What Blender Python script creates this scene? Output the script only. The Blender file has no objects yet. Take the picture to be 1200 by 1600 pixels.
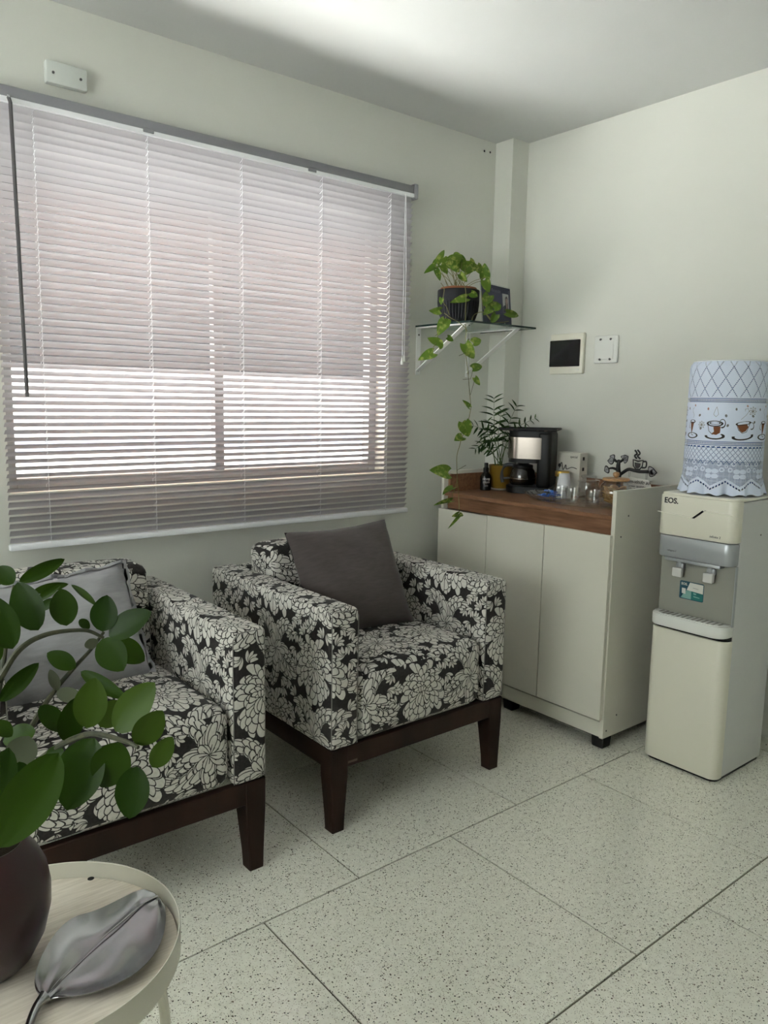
import bpy, bmesh, math, random
import numpy as np
from math import sin, cos, pi, radians, sqrt, hypot, atan2
from mathutils import Vector, Matrix, Euler

S = bpy.context.scene
C = S.collection
rnd = random.Random(7)

# ------------------------------------------------------------------ camera
YAW, PITCH, ROLL, FPX, EYE = 0.6818478, -0.1423396, 0.0173007, 1209.87, 1.4
_f = Vector((sin(YAW) * cos(PITCH), cos(YAW) * cos(PITCH), sin(PITCH)))
_r = Vector((cos(YAW), -sin(YAW), 0))
_u = _r.cross(_f)
CR = cos(ROLL) * _r + sin(ROLL) * _u
CU = -sin(ROLL) * _r + cos(ROLL) * _u
CF = _f
EYEP = Vector((0, 0, EYE))
cam = bpy.data.cameras.new('camera')
cam.sensor_fit = 'VERTICAL'
cam.sensor_height = 36.0
cam.lens = FPX / 1600 * 36.0
cam.clip_start = 0.02
cam_o = bpy.data.objects.new('camera', cam)
M = Matrix.Identity(4)
for i in range(3):
    M[i][0], M[i][1], M[i][2], M[i][3] = CR[i], CU[i], -CF[i], EYEP[i]
cam_o.matrix_world = M
C.objects.link(cam_o)
S.camera = cam_o

# ------------------------------------------------------------------ light
S.view_settings.view_transform = 'Standard'
S.view_settings.look = 'None'
S.view_settings.gamma = 1.0
S.view_settings.use_curve_mapping = False
S.view_settings.exposure = 1.72
w = bpy.data.worlds.new('sky')
S.world = w
w.use_nodes = True
bg = w.node_tree.nodes['Background']
bg.inputs[0].default_value = (0.98, 1.0, 0.985, 1)
bg.inputs[1].default_value = 3.0
sun = bpy.data.lights.new('sun', 'SUN')
sun.energy = 36.0
sun.angle = radians(2)
sun.color = (1.0, 0.97, 0.94)
sun_o = bpy.data.objects.new('sun', sun)
sun_o.rotation_euler = (radians(-20), 0, radians(-6))   # high sun; the added eave keeps it off the window
C.objects.link(sun_o)
cy = S.cycles
cy.use_denoising = True
cy.max_bounces = 12
cy.diffuse_bounces = 6
cy.glossy_bounces = 5
cy.transmission_bounces = 10
cy.transparent_max_bounces = 24
cy.sample_clamp_indirect = 6.0
cy.caustics_reflective = False
cy.caustics_refractive = False

# ------------------------------------------------------------------ helpers
def ray(px, py):
    return CF + CR * ((px - 600) / FPX) + CU * ((800 - py) / FPX)
def at_z(px, py, z):
    d = ray(px, py); return EYEP + d * ((z - EYE) / d.z)
def at_x(px, py, x):
    d = ray(px, py); return EYEP + d * (x / d.x)
def at_y(px, py, y):
    d = ray(px, py); return EYEP + d * (y / d.y)
def at_d(px, py, d):
    return EYEP + ray(px, py) * d

def mat(name, col=(.8, .8, .8), rough=.5, metal=0.0, spec=.5, trans=0.0, ior=1.45, coat=0.0, sheen=0.0, alpha=1.0):
    m = bpy.data.materials.new(name); m.use_nodes = True
    b = m.node_tree.nodes['Principled BSDF']
    b.inputs['Base Color'].default_value = (*col, 1)
    b.inputs['Roughness'].default_value = rough
    b.inputs['Metallic'].default_value = metal
    b.inputs['Specular IOR Level'].default_value = spec
    b.inputs['Transmission Weight'].default_value = trans
    b.inputs['IOR'].default_value = ior
    b.inputs['Coat Weight'].default_value = coat
    b.inputs['Sheen Weight'].default_value = sheen
    b.inputs['Alpha'].default_value = alpha
    return m
def nodes(m):
    return m.node_tree.nodes, m.node_tree.links, m.node_tree.nodes['Principled BSDF']
def ramp(nt, stops):
    n = nt.nodes.new('ShaderNodeValToRGB')
    e = n.color_ramp.elements
    while len(e) < len(stops): e.new(.5)
    for k, (p, c) in enumerate(stops):
        e[k].position = p; e[k].color = (*c, 1)
    return n
def noise_bump(m, scale, strength, dist=.002, detail=3, coord='Object', stretch=None):
    ns, ls, b = nodes(m)
    tc = ns.new('ShaderNodeTexCoord'); nz = ns.new('ShaderNodeTexNoise'); bp = ns.new('ShaderNodeBump')
    nz.inputs['Scale'].default_value = scale; nz.inputs['Detail'].default_value = detail
    bp.inputs['Strength'].default_value = strength; bp.inputs['Distance'].default_value = dist
    if stretch:
        mp = ns.new('ShaderNodeMapping'); mp.inputs['Scale'].default_value = stretch
        ls.new(tc.outputs[coord], mp.inputs[0]); ls.new(mp.outputs[0], nz.inputs['Vector'])
    else:
        ls.new(tc.outputs[coord], nz.inputs['Vector'])
    ls.new(nz.outputs[0], bp.inputs['Height']); ls.new(bp.outputs[0], b.inputs['Normal'])
    return nz
def noise_col(m, scale, c0, c1, lo=.3, hi=.7, detail=4, stretch=None, coord='Object'):
    ns, ls, b = nodes(m)
    tc = ns.new('ShaderNodeTexCoord'); nz = ns.new('ShaderNodeTexNoise')
    nz.inputs['Scale'].default_value = scale; nz.inputs['Detail'].default_value = detail
    mp = ns.new('ShaderNodeMapping'); mp.inputs['Scale'].default_value = stretch or (1, 1, 1)
    ls.new(tc.outputs[coord], mp.inputs[0]); ls.new(mp.outputs[0], nz.inputs['Vector'])
    r = ramp(m.node_tree, [(lo, c0), (hi, c1)])
    ls.new(nz.outputs[0], r.inputs[0]); ls.new(r.outputs[0], b.inputs['Base Color'])
    return r

class MB:
    """collects geometry of one mesh"""
    def __init__(s): s.bm = bmesh.new()
    def add(s, vs, fs, smooth=True):
        v = [s.bm.verts.new(p) for p in vs]
        for f in fs:
            try:
                q = s.bm.faces.new([v[i] for i in f]); q.smooth = smooth
            except ValueError: pass
        return s
    def _merge(s, b2):
        me = bpy.data.meshes.new('tmp'); b2.to_mesh(me); b2.free(); s.bm.from_mesh(me); bpy.data.meshes.remove(me)
        return s
    def box(s, x0, x1, y0, y1, z0, z1, bev=0.0, seg=2, mtx=None, taper=None, sub=0):
        b = bmesh.new()
        bmesh.ops.create_cube(b, size=1)
        for v in b.verts:
            v.co = Vector((x0 + (v.co.x + .5) * (x1 - x0), y0 + (v.co.y + .5) * (y1 - y0), z0 + (v.co.z + .5) * (z1 - z0)))
        if taper:
            cx, cy_ = (x0 + x1) / 2, (y0 + y1) / 2
            for v in b.verts:
                if v.co.z < (z0 + z1) / 2:
                    v.co.x = cx + (v.co.x - cx) * taper; v.co.y = cy_ + (v.co.y - cy_) * taper
        if bev > 0:
            bmesh.ops.bevel(b, geom=b.edges[:], offset=bev, segments=seg, profile=.5, affect='EDGES', clamp_overlap=True)
        if sub:
            bmesh.ops.subdivide_edges(b, edges=b.edges[:], cuts=sub, use_grid_fill=True)
        for f in b.faces: f.smooth = True
        if mtx is not None: bmesh.ops.transform(b, matrix=mtx, verts=b.verts[:])
        return s._merge(b)
    def lathe(s, prof, n=40, c=(0, 0, 0), close=False, mtx=None):
        vs, fs = [], []
        k = len(prof)
        for i in range(n):
            a = 2 * pi * i / n
            for r, z in prof:
                vs.append(Vector((c[0] + r * cos(a), c[1] + r * sin(a), c[2] + z)))
        for i in range(n):
            j = (i + 1) % n
            for q in range(k - 1 if not close else k):
                q2 = (q + 1) % k
                fs.append((i * k + q, j * k + q, j * k + q2, i * k + q2))
        b = bmesh.new(); v = [b.verts.new(p) for p in vs]
        for f in fs: b.faces.new([v[i] for i in f]).smooth = True
        bmesh.ops.remove_doubles(b, verts=b.verts[:], dist=1e-6)
        bmesh.ops.dissolve_degenerate(b, edges=b.edges[:], dist=1e-7)
        if mtx is not None: bmesh.ops.transform(b, matrix=mtx, verts=b.verts[:])
        return s._merge(b)
    def tube(s, pts, r, n=8, cap=True, closed=False):
        pts = [Vector(p) for p in pts]
        rs = r if isinstance(r, (list, tuple)) else [r] * len(pts)
        vs, fs = [], []
        m = len(pts)
        prevx = None
        for i, p in enumerate(pts):
            a = pts[(i - 1) % m] if closed else pts[max(i - 1, 0)]
            c_ = pts[(i + 1) % m] if closed else pts[min(i + 1, m - 1)]
            t = (c_ - a).normalized()
            ref = prevx if prevx is not None else (Vector((0, 0, 1)) if abs(t.z) < .9 else Vector((1, 0, 0)))
            y = t.cross(ref)
            if y.length < 1e-6: y = t.orthogonal()
            y.normalize(); x = y.cross(t).normalized(); prevx = x
            for k in range(n):
                an = 2 * pi * k / n
                vs.append(p + (x * cos(an) + y * sin(an)) * rs[i])
        for i in range(m if closed else m - 1):
            j = (i + 1) % m
            for k in range(n):
                l = (k + 1) % n
                fs.append((i * n + k, i * n + l, j * n + l, j * n + k))
        if cap and not closed:
            fs.append(tuple(range(n))[::-1]); fs.append(tuple((m - 1) * n + k for k in range(n)))
        return s.add(vs, fs)
    def cyl(s, a, b, r0, r1=None, n=20):
        return s.tube([a, b], [r0, r0 if r1 is None else r1], n)
    def grid(s, fn, nu, nv, closeu=False):
        vs, fs = [], []
        for i in range(nu + (0 if closeu else 1)):
            for j in range(nv + 1):
                vs.append(Vector(fn(i / nu, j / nv)))
        W = nv + 1
        for i in range(nu):
            i2 = (i + 1) % nu if closeu else i + 1
            for j in range(nv):
                fs.append((i * W + j, i2 * W + j, i2 * W + j + 1, i * W + j + 1))
        return s.add(vs, fs)
    def prism(s, poly, fn, h0, h1):
        """2-D outline to a solid: fn(u, v, h) -> 3-D point"""
        n = len(poly)
        vs = [Vector(fn(u, v, h0)) for u, v in poly] + [Vector(fn(u, v, h1)) for u, v in poly]
        fs = [tuple(range(n))[::-1], tuple(range(n, 2 * n))] + [(i, (i + 1) % n, n + (i + 1) % n, n + i) for i in range(n)]
        return s.add(vs, fs)
    def mesh(s, name='m', sharp=38, recalc=True):
        if recalc: bmesh.ops.recalc_face_normals(s.bm, faces=s.bm.faces[:])
        if sharp:
            for e in s.bm.edges:
                if len(e.link_faces) == 2 and e.calc_face_angle(0) > radians(sharp): e.smooth = False
        me = bpy.data.meshes.new(name); s.bm.to_mesh(me); s.bm.free()
        return me

def put(name, mesh, m=None, parent=None, loc=None, rot=None, mtx=None):
    if isinstance(mesh, MB): mesh = mesh.mesh(name)
    if m is not None and not mesh.materials: mesh.materials.append(m)
    o = bpy.data.objects.new(name, mesh)
    C.objects.link(o)
    if parent is not None: o.parent = parent
    if loc is not None: o.location = loc
    if rot is not None: o.rotation_euler = rot
    if mtx is not None: o.matrix_basis = mtx
    return o
def tag(o, label=None, cat=None, group=None, kind=None):
    if label: o['label'] = label
    if cat: o['category'] = cat
    if group: o['group'] = group
    if kind: o['kind'] = kind
    return o
def thing(name, label, cat, loc=(0, 0, 0), rz=0.0, group=None):
    o = bpy.data.objects.new(name, None); o.empty_display_size = .05
    C.objects.link(o); o.location = loc; o.rotation_euler = (0, 0, rz)
    return tag(o, label, cat, group)
def struct(name, mesh, m, parent=None):
    o = put(name, mesh, m, parent)
    if parent is None: o['kind'] = 'structure'
    return o
def copy_tree(o, parent=None):
    c = o.copy(); C.objects.link(c)
    if parent is not None: c.parent = parent
    for ch in list(o.children): copy_tree(ch, c)
    return c
def text_mesh(s, size, extrude=.0006, shear=0.0, align='CENTER', bold=0.0):
    cu = bpy.data.curves.new('lettering', 'FONT')
    cu.body = s; cu.size = size; cu.extrude = extrude; cu.shear = shear; cu.offset = bold
    cu.align_x = align; cu.align_y = 'CENTER'; cu.resolution_u = 3
    o = bpy.data.objects.new('lettering', cu); C.objects.link(o)
    dg = bpy.context.evaluated_depsgraph_get(); dg.update()
    me = bpy.data.meshes.new_from_object(o.evaluated_get(dg))
    bpy.data.objects.remove(o); bpy.data.curves.remove(cu)
    return me
def frame_mtx(origin, x, y):
    x = Vector(x).normalized(); z = x.cross(Vector(y)).normalized(); y = z.cross(x)
    m = Matrix.Identity(4)
    for i in range(3): m[i][0], m[i][1], m[i][2], m[i][3] = x[i], y[i], z[i], origin[i]
    return m
def boxuv(me, size, off=(0, 0)):
    """box-projected UVs in metres / size"""
    uv = me.uv_layers.new(name='UVMap')
    for p in me.polygons:
        n = p.normal; a = max(range(3), key=lambda i: abs(n[i]))
        for li in p.loop_indices:
            c = me.vertices[me.loops[li].vertex_index].co
            q = (c.y, c.z) if a == 0 else (c.x, c.z) if a == 1 else (c.x, c.y)
            uv.data[li].uv = (q[0] / size + off[0] + a * .13, q[1] / size + off[1])
def image(name, arr, data=False):
    h, w_ = arr.shape[:2]
    im = bpy.data.images.new(name, w_, h, alpha=arr.shape[2] == 4, float_buffer=False)
    if data: im.colorspace_settings.name = 'Non-Color'
    px = np.ones((h, w_, 4), np.float32); px[..., :arr.shape[2]] = arr
    im.pixels.foreach_set(px.ravel()); im.update(); im.pack()
    return im

# ------------------------------------------------------------------ painted cloth patterns (computed here, nothing is loaded)
def damask(N=1024, seed=3):
    r = np.random.default_rng(seed)
    img = np.zeros((N, N), np.float32)
    def petal(cx, cy, ang, L, W, bend=0.0, gap=.005, vein=0.0):
        gap *= 1.4
        # curved teardrop from (cx, cy) along ang: length L, half width W (tile units), tip swept sideways by bend
        mx, my = cx + cos(ang) * L * .5, cy + sin(ang) * L * .5
        k = int((L * .62 + W + abs(bend) * L * .6 + gap * 2) * N) + 6
        ix = np.arange(int(mx * N) - k, int(mx * N) + k); iy = np.arange(int(my * N) - k, int(my * N) + k)
        X, Y = np.meshgrid(ix / N - cx, iy / N - cy)
        al = X * cos(ang) + Y * sin(ang)
        v = -X * sin(ang) + Y * cos(ang) - bend * al * np.abs(al) / L
        def inside(g):
            u = (al + g) / (L + 2 * g)
            uc = np.clip(u, 0, 1)
            p_ = (W + g) * uc ** .78 * (1 - uc) ** .36 * 2.05
            return (u > 0) & (u < 1) & (np.abs(v) < p_)
        sub = img[np.ix_(iy % N, ix % N)]
        sub = np.where(inside(gap), 0, sub)
        sub = np.where(inside(0), 1, sub)
        if vein:
            u = al / L
            sub = np.where((u > .06) & (u < vein) & (np.abs(v) < .0034 * (1.2 - u)), 0, sub)
        img[np.ix_(iy % N, ix % N)] = sub
    def rosette(cx, cy, R, rot):
        for (r0, L, W, n) in ((.46, .66, .165, 13), (.32, .60, .15, 12), (.18, .52, .135, 11), (.06, .40, .11, 9)):
            for i in range(n):
                a = rot + 2 * pi * (i + r.uniform(-.25, .25)) / n
                l = L * r.uniform(.82, 1.15) * (1.0 + .2 * (-sin(a)))
                bx, by = cx + cos(a) * r0 * R, cy + sin(a) * r0 * R * 1.18
                sg = 1 if cos(a) > 0 else -1
                bd = -sg * r.uniform(.1, .45)
                petal(bx, by, a, l * R, W * R * r.uniform(.85, 1.15), bd, .0046, .5)
                if r.random() < .6:
                    petal(bx, by, a + sg * .42, l * R * .78, W * R * .62, bd, .0042)
            rot += .31
        for i in range(10):
            petal(cx + r.uniform(-.1, .1) * R, cy + r.uniform(-.06, .06) * R, r.uniform(0, 6.3), .2 * R, .045 * R, r.uniform(-.4, .4), .0034)
    def acanthus(x, y, a, L, bend, n=5, w0=.12):
        pts = []
        st = 30
        for i in range(st + 1):
            t = i / st
            pts.append((x, y, a, t))
            x += cos(a) * L / st; y += sin(a) * L / st
            a += bend * (0.3 + 2.6 * t * t) / st
        for i in range(n - 1, -1, -1):
            px, py, pa, t = pts[int((i + .15) / n * st)]
            w_ = w0 * (1.0 - .42 * t)
            for sgn in (-1, 1):
                out = 1.3 if sgn * bend < 0 else .85
                # a frilled lobe: three fingers, the outer ones behind
                petal(px, py, pa + sgn * 1.02, w_ * .80 * out, w_ * .19, -sgn * .5, .0044)
                petal(px, py, pa + sgn * .72, w_ * 1.02 * out, w_ * .21, -sgn * .45, .0044)
                petal(px, py, pa + sgn * .40, w_ * 1.10 * out, w_ * .20, -sgn * .3, .0044, .5)
        # scrolled tip
        px, py, pa, t = pts[-1]
        sb = 1 if bend > 0 else -1
        for q in range(4):
            petal(px, py, pa + sb * (-.5 + .65 * q), w0 * (.50 - .05 * q), w0 * .125, sb * .6, .004)
    for (cx, cy) in ((.75, .25), (.25, .75)):
        for (a, L, b, n, w_) in ((1.57 + .38, .29, 1.9, 5, .115), (1.57 - .38, .29, -1.9, 5, .115), (.0, .25, -2.0, 5, .105), (3.14, .25, 2.0, 5, .105),
                                 (-.80, .29, 1.9, 5, .11), (3.94, .29, -1.9, 5, .11), (-1.57, .23, .8, 4, .10)):
            acanthus(cx + cos(a) * .02, cy + sin(a) * .02, a + r.uniform(-.12, .12), L * r.uniform(.92, 1.08), b, n, w_)
        for i in range(11):
            a = 2 * pi * i / 11 + .2
            petal(cx, cy, a, .105 * r.uniform(.75, 1.25), .021, r.uniform(-.3, .3), .004, .55)
    for (cx, cy) in ((.25, .25), (.75, .75)):
        rosette(cx, cy, .202, r.uniform(0, 1))
    # curled leaflets in the wider gaps
    for _ in range(420):
        x, y = r.uniform(0, 1, 2)
        ix, iy = int(x * N), int(y * N)
        k = 25
        q = img[np.ix_(np.arange(iy - k, iy + k) % N, np.arange(ix - k, ix + k) % N)]
        if q.mean() < .035:
            a = r.uniform(0, 6.3); sb = r.choice((-1, 1))
            for j in range(4):
                petal(x - cos(a + .9 * sb) * .022, y - sin(a + .9 * sb) * .022, a + sb * j * .5, .068 - .008 * j, .0155, sb * .6, .0036)
    # soften by one pixel
    img = (img * 4 + np.roll(img, 1, 0) + np.roll(img, -1, 0) + np.roll(img, 1, 1) + np.roll(img, -1, 1)) / 8
    return img

class Canvas:
    def __init__(s, w_, h, col):
        s.w, s.h = w_, h
        s.a = np.ones((h, w_, 4), np.float32); s.a[..., :3] = col
        s.X, s.Y = np.meshgrid(np.arange(w_) + .5, np.arange(h) + .5)
    def win(s, x0, x1, y0, y1):
        x0, x1, y0, y1 = [int(v) for v in (x0, x1, y0, y1)]
        x0, y0 = max(x0, 0), max(y0, 0)
        return slice(y0, max(min(y1, s.h), y0)), slice(x0, max(min(x1, s.w), x0))
    def ell(s, cx, cy, rx, ry, col, line=0, ang=0, a0=None, a1=None):
        R = max(rx, ry) + line + 2
        w_ = s.win(cx - R, cx + R, cy - R, cy + R)
        dx, dy = s.X[w_] - cx, s.Y[w_] - cy
        u, v = dx * cos(ang) + dy * sin(ang), -dx * sin(ang) + dy * cos(ang)
        q = np.sqrt((u / rx) ** 2 + (v / ry) ** 2)
        if line:
            m = np.abs(q - 1) * min(rx, ry) < line / 2 * (1 + .35 * np.sin(np.arctan2(v, u)) * -1)
            if a0 is not None:
                t = np.mod(np.arctan2(v / ry, u / rx) - a0, 2 * pi); m &= t < (a1 - a0)
        else: m = q < 1
        s.a[w_][m, :3] = col
    def poly(s, pts, col):
        xs = [p[0] for p in pts]; ys = [p[1] for p in pts]
        w_ = s.win(min(xs) - 1, max(xs) + 2, min(ys) - 1, max(ys) + 2)
        X, Y = s.X[w_], s.Y[w_]; ins = np.zeros(X.shape, bool)
        n = len(pts)
        for i in range(n):
            (x0, y0), (x1, y1) = pts[i], pts[(i + 1) % n]
            if y0 == y1: continue
            ins ^= ((y0 > Y) != (y1 > Y)) & (X < (x1 - x0) * (Y - y0) / (y1 - y0) + x0)
        s.a[w_][ins, :3] = col
    def line(s, pts, wd, col):
        for (x0, y0), (x1, y1) in zip(pts[:-1], pts[1:]):
            w_ = s.win(min(x0, x1) - wd - 1, max(x0, x1) + wd + 2, min(y0, y1) - wd - 1, max(y0, y1) + wd + 2)
            X, Y = s.X[w_], s.Y[w_]
            L2 = (x1 - x0) ** 2 + (y1 - y0) ** 2 + 1e-9
            t = np.clip(((X - x0) * (x1 - x0) + (Y - y0) * (y1 - y0)) / L2, 0, 1)
            m = np.hypot(X - x0 - t * (x1 - x0), Y - y0 - t * (y1 - y0)) < wd / 2
            s.a[w_][m, :3] = col

def lace_cloth():
    # v runs upward from the hem (row 0) to the top edge; 0.44 mm per pixel
    W, H = 2070, 1120
    c = Canvas(W, H, (.70, .77, .92))
    A = np.ones((H, W), np.float32)
    X, Y = c.X, c.Y
    V = Y / H
    # top field: large diamonds drawn with rows of small holes
    P = W / 18.0
    def diamond_lines(px, py, y0, wd, dash):
        m = np.zeros_like(X, bool)
        for sg in (-1, 1):
            q = (X / px + sg * (Y - y0) / py)
            d = np.abs(q - np.round(q)) * px
            m |= (d < wd) & (np.mod(Y, dash) < dash * .62)
        return m
    top = V > .735
    A[top & diamond_lines(P, P * 1.55, 0, 4.2, 13)] = 0
    for k in (-1, 1):
        pass
    # bands of drawn thread
    for lo, hi in ((.685, .735), (.372, .41)):
        b = (V > lo) & (V < hi)
        mid = (lo + hi) / 2
        A[b & (np.abs(V - mid) < .006) & (np.mod(X, 10) < 5)] = 0
        A[b & (np.abs(V - mid - .0125) < .0022)] = 0
        A[b & (np.abs(V - mid + .0125) < .0022)] = 0
    # net of small diamonds
    net = (V > .235) & (V < .37)
    A[net & diamond_lines(P / 2.6, P / 2.6 * 1.1, 0, 3.6, 10)] = 0
    A[net & (np.abs(V - .362) < .005) & (np.mod(X, P / 2.6) < P / 4.4)] = 0
    # filet squares with solid flowers
    fil = (V > .02) & (V <= .26)
    cell = 9.2
    holes = (np.mod(X, cell) < cell * .62) & (np.mod(Y, cell) < cell * .62)
    per = W / 9.0
    fx = np.mod(X, per) - per / 2; fy = Y - .165 * H
    four = np.zeros_like(X, bool)
    for sx in (-1, 1):
        for sy in (-1, 1):
            four |= ((fx - sx * 27) / 29) ** 2 + ((fy - sy * 21) / 20) ** 2 < 1
    gx = np.mod(X + per / 2, per) - per / 2
    for (ox, oy, rr) in ((-34, 34, 21), (34, 34, 21), (0, 62, 14), (-58, 84, 20), (58, 84, 20)):
        q = np.hypot(gx - ox, fy - oy) / rr
        four |= (q < 1) & (q > .5)
    zig = np.abs(np.mod(X, per) / per - .5) * 2          # 0..1 triangle wave
    hem = (.035 + .062 * zig) * H                                       # scalloped zig-zag
    solid = four | (np.abs(Y - hem - 34) < 9)
    inner = (Y < hem + 25) & (Y > hem + 2)
    ladder = inner & (np.mod(X, 22) < 13) & (np.abs(Y - hem - 13) < 7)
    A[fil & holes & ~solid & (Y > hem + 43)] = 0
    A[fil & ladder] = 0
    A[Y < 9 + 7 * np.cos(X / per * 4 * pi)] = 0
    # printed coffee band
    ink, brown, red = (.035, .03, .03), (.20, .075, .035), (.32, .10, .07)
    base = .493 * H
    rr = np.random.default_rng(5)
    def bean(x, y, col, s=1.0, a=1.0):
        c.ell(x, y, 11 * s, 7.5 * s, col, ang=a)
        c.line([(x - 9 * s * cos(a), y - 9 * s * sin(a)), (x + 9 * s * cos(a), y + 9 * s * sin(a))], 2.2, (.8, .8, .83))
    def anise(x, y, s=1.0):
        for i in range(8):
            a = i * pi / 4
            c.ell(x + 17 * s * cos(a), y + 17 * s * sin(a), 13 * s, 5.5 * s, (.22, .2, .2), line=2.4, ang=a)
    step = W / 9
    for k in range(9):
        x = (k + .5) * step; kind = k % 3
        y = base - 34
        if kind == 0:      # tall glass
            c.ell(x, y - 22, 66, 22, ink, line=6)
            c.poly([(x - 26, y + 92), (x + 22, y + 92), (x + 2, y + 20), (x - 10, y - 10), (x - 14, y + 20)], brown)
            c.ell(x, y + 96, 32, 13, ink, line=5)
            c.line([(x - 30, y + 92), (x - 14, y + 20), (x - 6, y - 18), (x + 18, y - 20)], 4, ink)
            c.ell(x - 36, y + 62, 16, 24, ink, line=3.5, a0=pi / 2, a1=3 * pi / 2)
            st = [(x + 6, y + 128), (x + 16, y + 150), (x - 6, y + 178), (x - 8, y + 200), (x + 10, y + 212)]
        elif kind == 1:    # wide cup
            c.ell(x, y - 20, 74, 24, ink, line=8, a0=pi * .95, a1=pi * 2.25)
            c.poly([(x - 14, y + 56), (x + 46, y + 62), (x + 44, y + 8), (x + 14, y - 10), (x - 30, y - 4), (x - 6, y + 16)], brown)
            c.ell(x - 4, y + 84, 62, 22, ink, line=6)
            c.ell(x - 2, y + 88, 42, 11, ink, line=3)
            c.line([(x - 64, y + 74), (x - 50, y + 20), (x - 18, y - 8)], 4, ink)
            c.ell(x + 58, y + 86, 24, 34, ink, line=6, a0=-pi * .6, a1=pi * .8)
            st = [(x + 2, y + 140), (x + 22, y + 160), (x + 12, y + 200), (x + 4, y + 222), (x - 6, y + 200), (x - 20, y + 160), (x + 2, y + 140)]
        else:              # tea cup
            c.ell(x + 4, y - 18, 84, 26, ink, line=8, a0=pi * .9, a1=pi * 2.1, ang=.12)
            c.poly([(x - 54, y + 76), (x + 28, y + 86), (x + 44, y + 60), (x + 22, y + 26), (x - 8, y + 14), (x - 34, y + 34)], brown)
            c.ell(x, y + 90, 60, 14, ink, line=4, ang=.14)
            c.line([(x - 58, y + 80), (x - 40, y + 34), (x - 6, y + 8), (x + 30, y + 20), (x + 56, y + 90)], 4, ink)
            c.ell(x + 74, y + 70, 24, 28, ink, line=5, a0=-pi * .7, a1=pi * .7, ang=.3)
            st = [(x - 24, y + 122), (x + 16, y + 158), (x + 40, y + 190), (x + 30, y + 212), (x + 4, y + 208), (x + 6, y + 190)]
        c.line(st, 3, (.3, .3, .32))
        bean(x + step * .36, y + 150, ink, 1.15, .8 + kind)
        bean(x - step * .30, y + 205, red if kind == 1 else ink, 1.0, 1.6)
        bean(x + step * .44, y + 40 + 30 * kind, ink, 1.1, 1.1)
        bean(x + step * .1, y + 232, red if kind != 1 else ink, .9, 1.9) if kind != 1 else None
        if kind == 0: anise(x + step * .47, y + 70, 1.0)
        if kind == 2: anise(x + step * .33, y + 190, 1.2)
    c.a[..., 3] = A
    return c.a

def wp(name, mb, m, t, kindof=None):
    """a part whose geometry was given in world coordinates"""
    o = put(name, mb, m, t, loc=-Vector(t.location))
    return o

# ------------------------------------------------------------------ materials
def m_wall(name, c):
    m = mat(name, c, .75, spec=.25)
    noise_col(m, 1.2, tuple(v * .97 for v in c), tuple(min(1, v * 1.03) for v in c), .35, .65, 3)
    noise_bump(m, 160, .12, .001, 2)
    return m
WALL = m_wall('wall_paint', (.66, .667, .615))
WALLR = m_wall('wall_paint_side', (.66, .665, .615))
CEIL = m_wall('ceiling_paint', (.59, .60, .59))
def m_terrazzo(name, dark=1.0):
    m = mat(name, (.6, .6, .52), .14, spec=.85, coat=.35)
    ns, ls, b = nodes(m)
    g = ns.new('ShaderNodeNewGeometry')
    base = ns.new('ShaderNodeTexNoise'); base.inputs['Scale'].default_value = 55; base.inputs['Detail'].default_value = 5
    ls.new(g.outputs['Position'], base.inputs['Vector'])
    r0 = ramp(m.node_tree, [(.3, (.74 * dark, .735 * dark, .64 * dark)), (.7, (.86 * dark, .855 * dark, .765 * dark))])
    ls.new(base.outputs[0], r0.inputs[0])
    last = r0.outputs[0]
    for sc, th, keep, col in ((170, .30, .22, (.03, .026, .02)), (95, .22, .15, (.09, .065, .04)), (330, .34, .30, (.16, .135, .095))):
        v = ns.new('ShaderNodeTexVoronoi'); v.inputs['Scale'].default_value = sc
        ls.new(g.outputs['Position'], v.inputs['Vector'])
        lt = ns.new('ShaderNodeMath'); lt.operation = 'LESS_THAN'; lt.inputs[1].default_value = th
        ls.new(v.outputs['Distance'], lt.inputs[0])
        sx = ns.new('ShaderNodeSeparateColor'); ls.new(v.outputs['Color'], sx.inputs[0])
        k = ns.new('ShaderNodeMath'); k.operation = 'LESS_THAN'; k.inputs[1].default_value = keep
        ls.new(sx.outputs[0], k.inputs[0])
        mu = ns.new('ShaderNodeMath'); mu.operation = 'MULTIPLY'
        ls.new(lt.outputs[0], mu.inputs[0]); ls.new(k.outputs[0], mu.inputs[1])
        mx = ns.new('ShaderNodeMix'); mx.data_type = 'RGBA'
        ls.new(mu.outputs[0], mx.inputs['Factor']); ls.new(last, mx.inputs['A']); mx.inputs['B'].default_value = (*col, 1)
        last = mx.outputs['Result']
    ls.new(last, b.inputs['Base Color'])
    return m
TERR = m_terrazzo('terrazzo')
GROUT = mat('grout', (.13, .12, .085), .9)
WHITEP = mat('white_plastic', (.72, .73, .70), .4)
SCREW = mat('screw_dark', (.10, .10, .10), .4, metal=.6)
BLACKP = mat('black_plastic', (.009, .009, .009), .38, spec=.25)
CREAM = mat('cream_laminate', (.66, .645, .565), .42); noise_bump(CREAM, 300, .05, .0005)
EDGE = mat('cream_edge', (.74, .72, .64), .45)
WOODTOP = mat('walnut_laminate', (.20, .09, .045), .42)
noise_col(WOODTOP, 9, (.155, .072, .036), (.295, .150, .082), .3, .72, 6, stretch=(7, .7, 7))
DARKWOOD = mat('dark_stained_wood', (.035, .016, .010), .5, spec=.2)
noise_col(DARKWOOD, 12, (.014, .0065, .0045), (.030, .0135, .009), .3, .7, 5, stretch=(1, 1, .2))
RUBBER = mat('black_rubber', (.01, .01, .01), .7)
STEEL = mat('brushed_steel', (.30, .265, .235), .24, metal=1.0); noise_bump(STEEL, 40, .06, .0004, stretch=(1, 1, 60))
SILVERP = mat('silver_plastic', (.40, .42, .44), .3, metal=.35)
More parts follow.
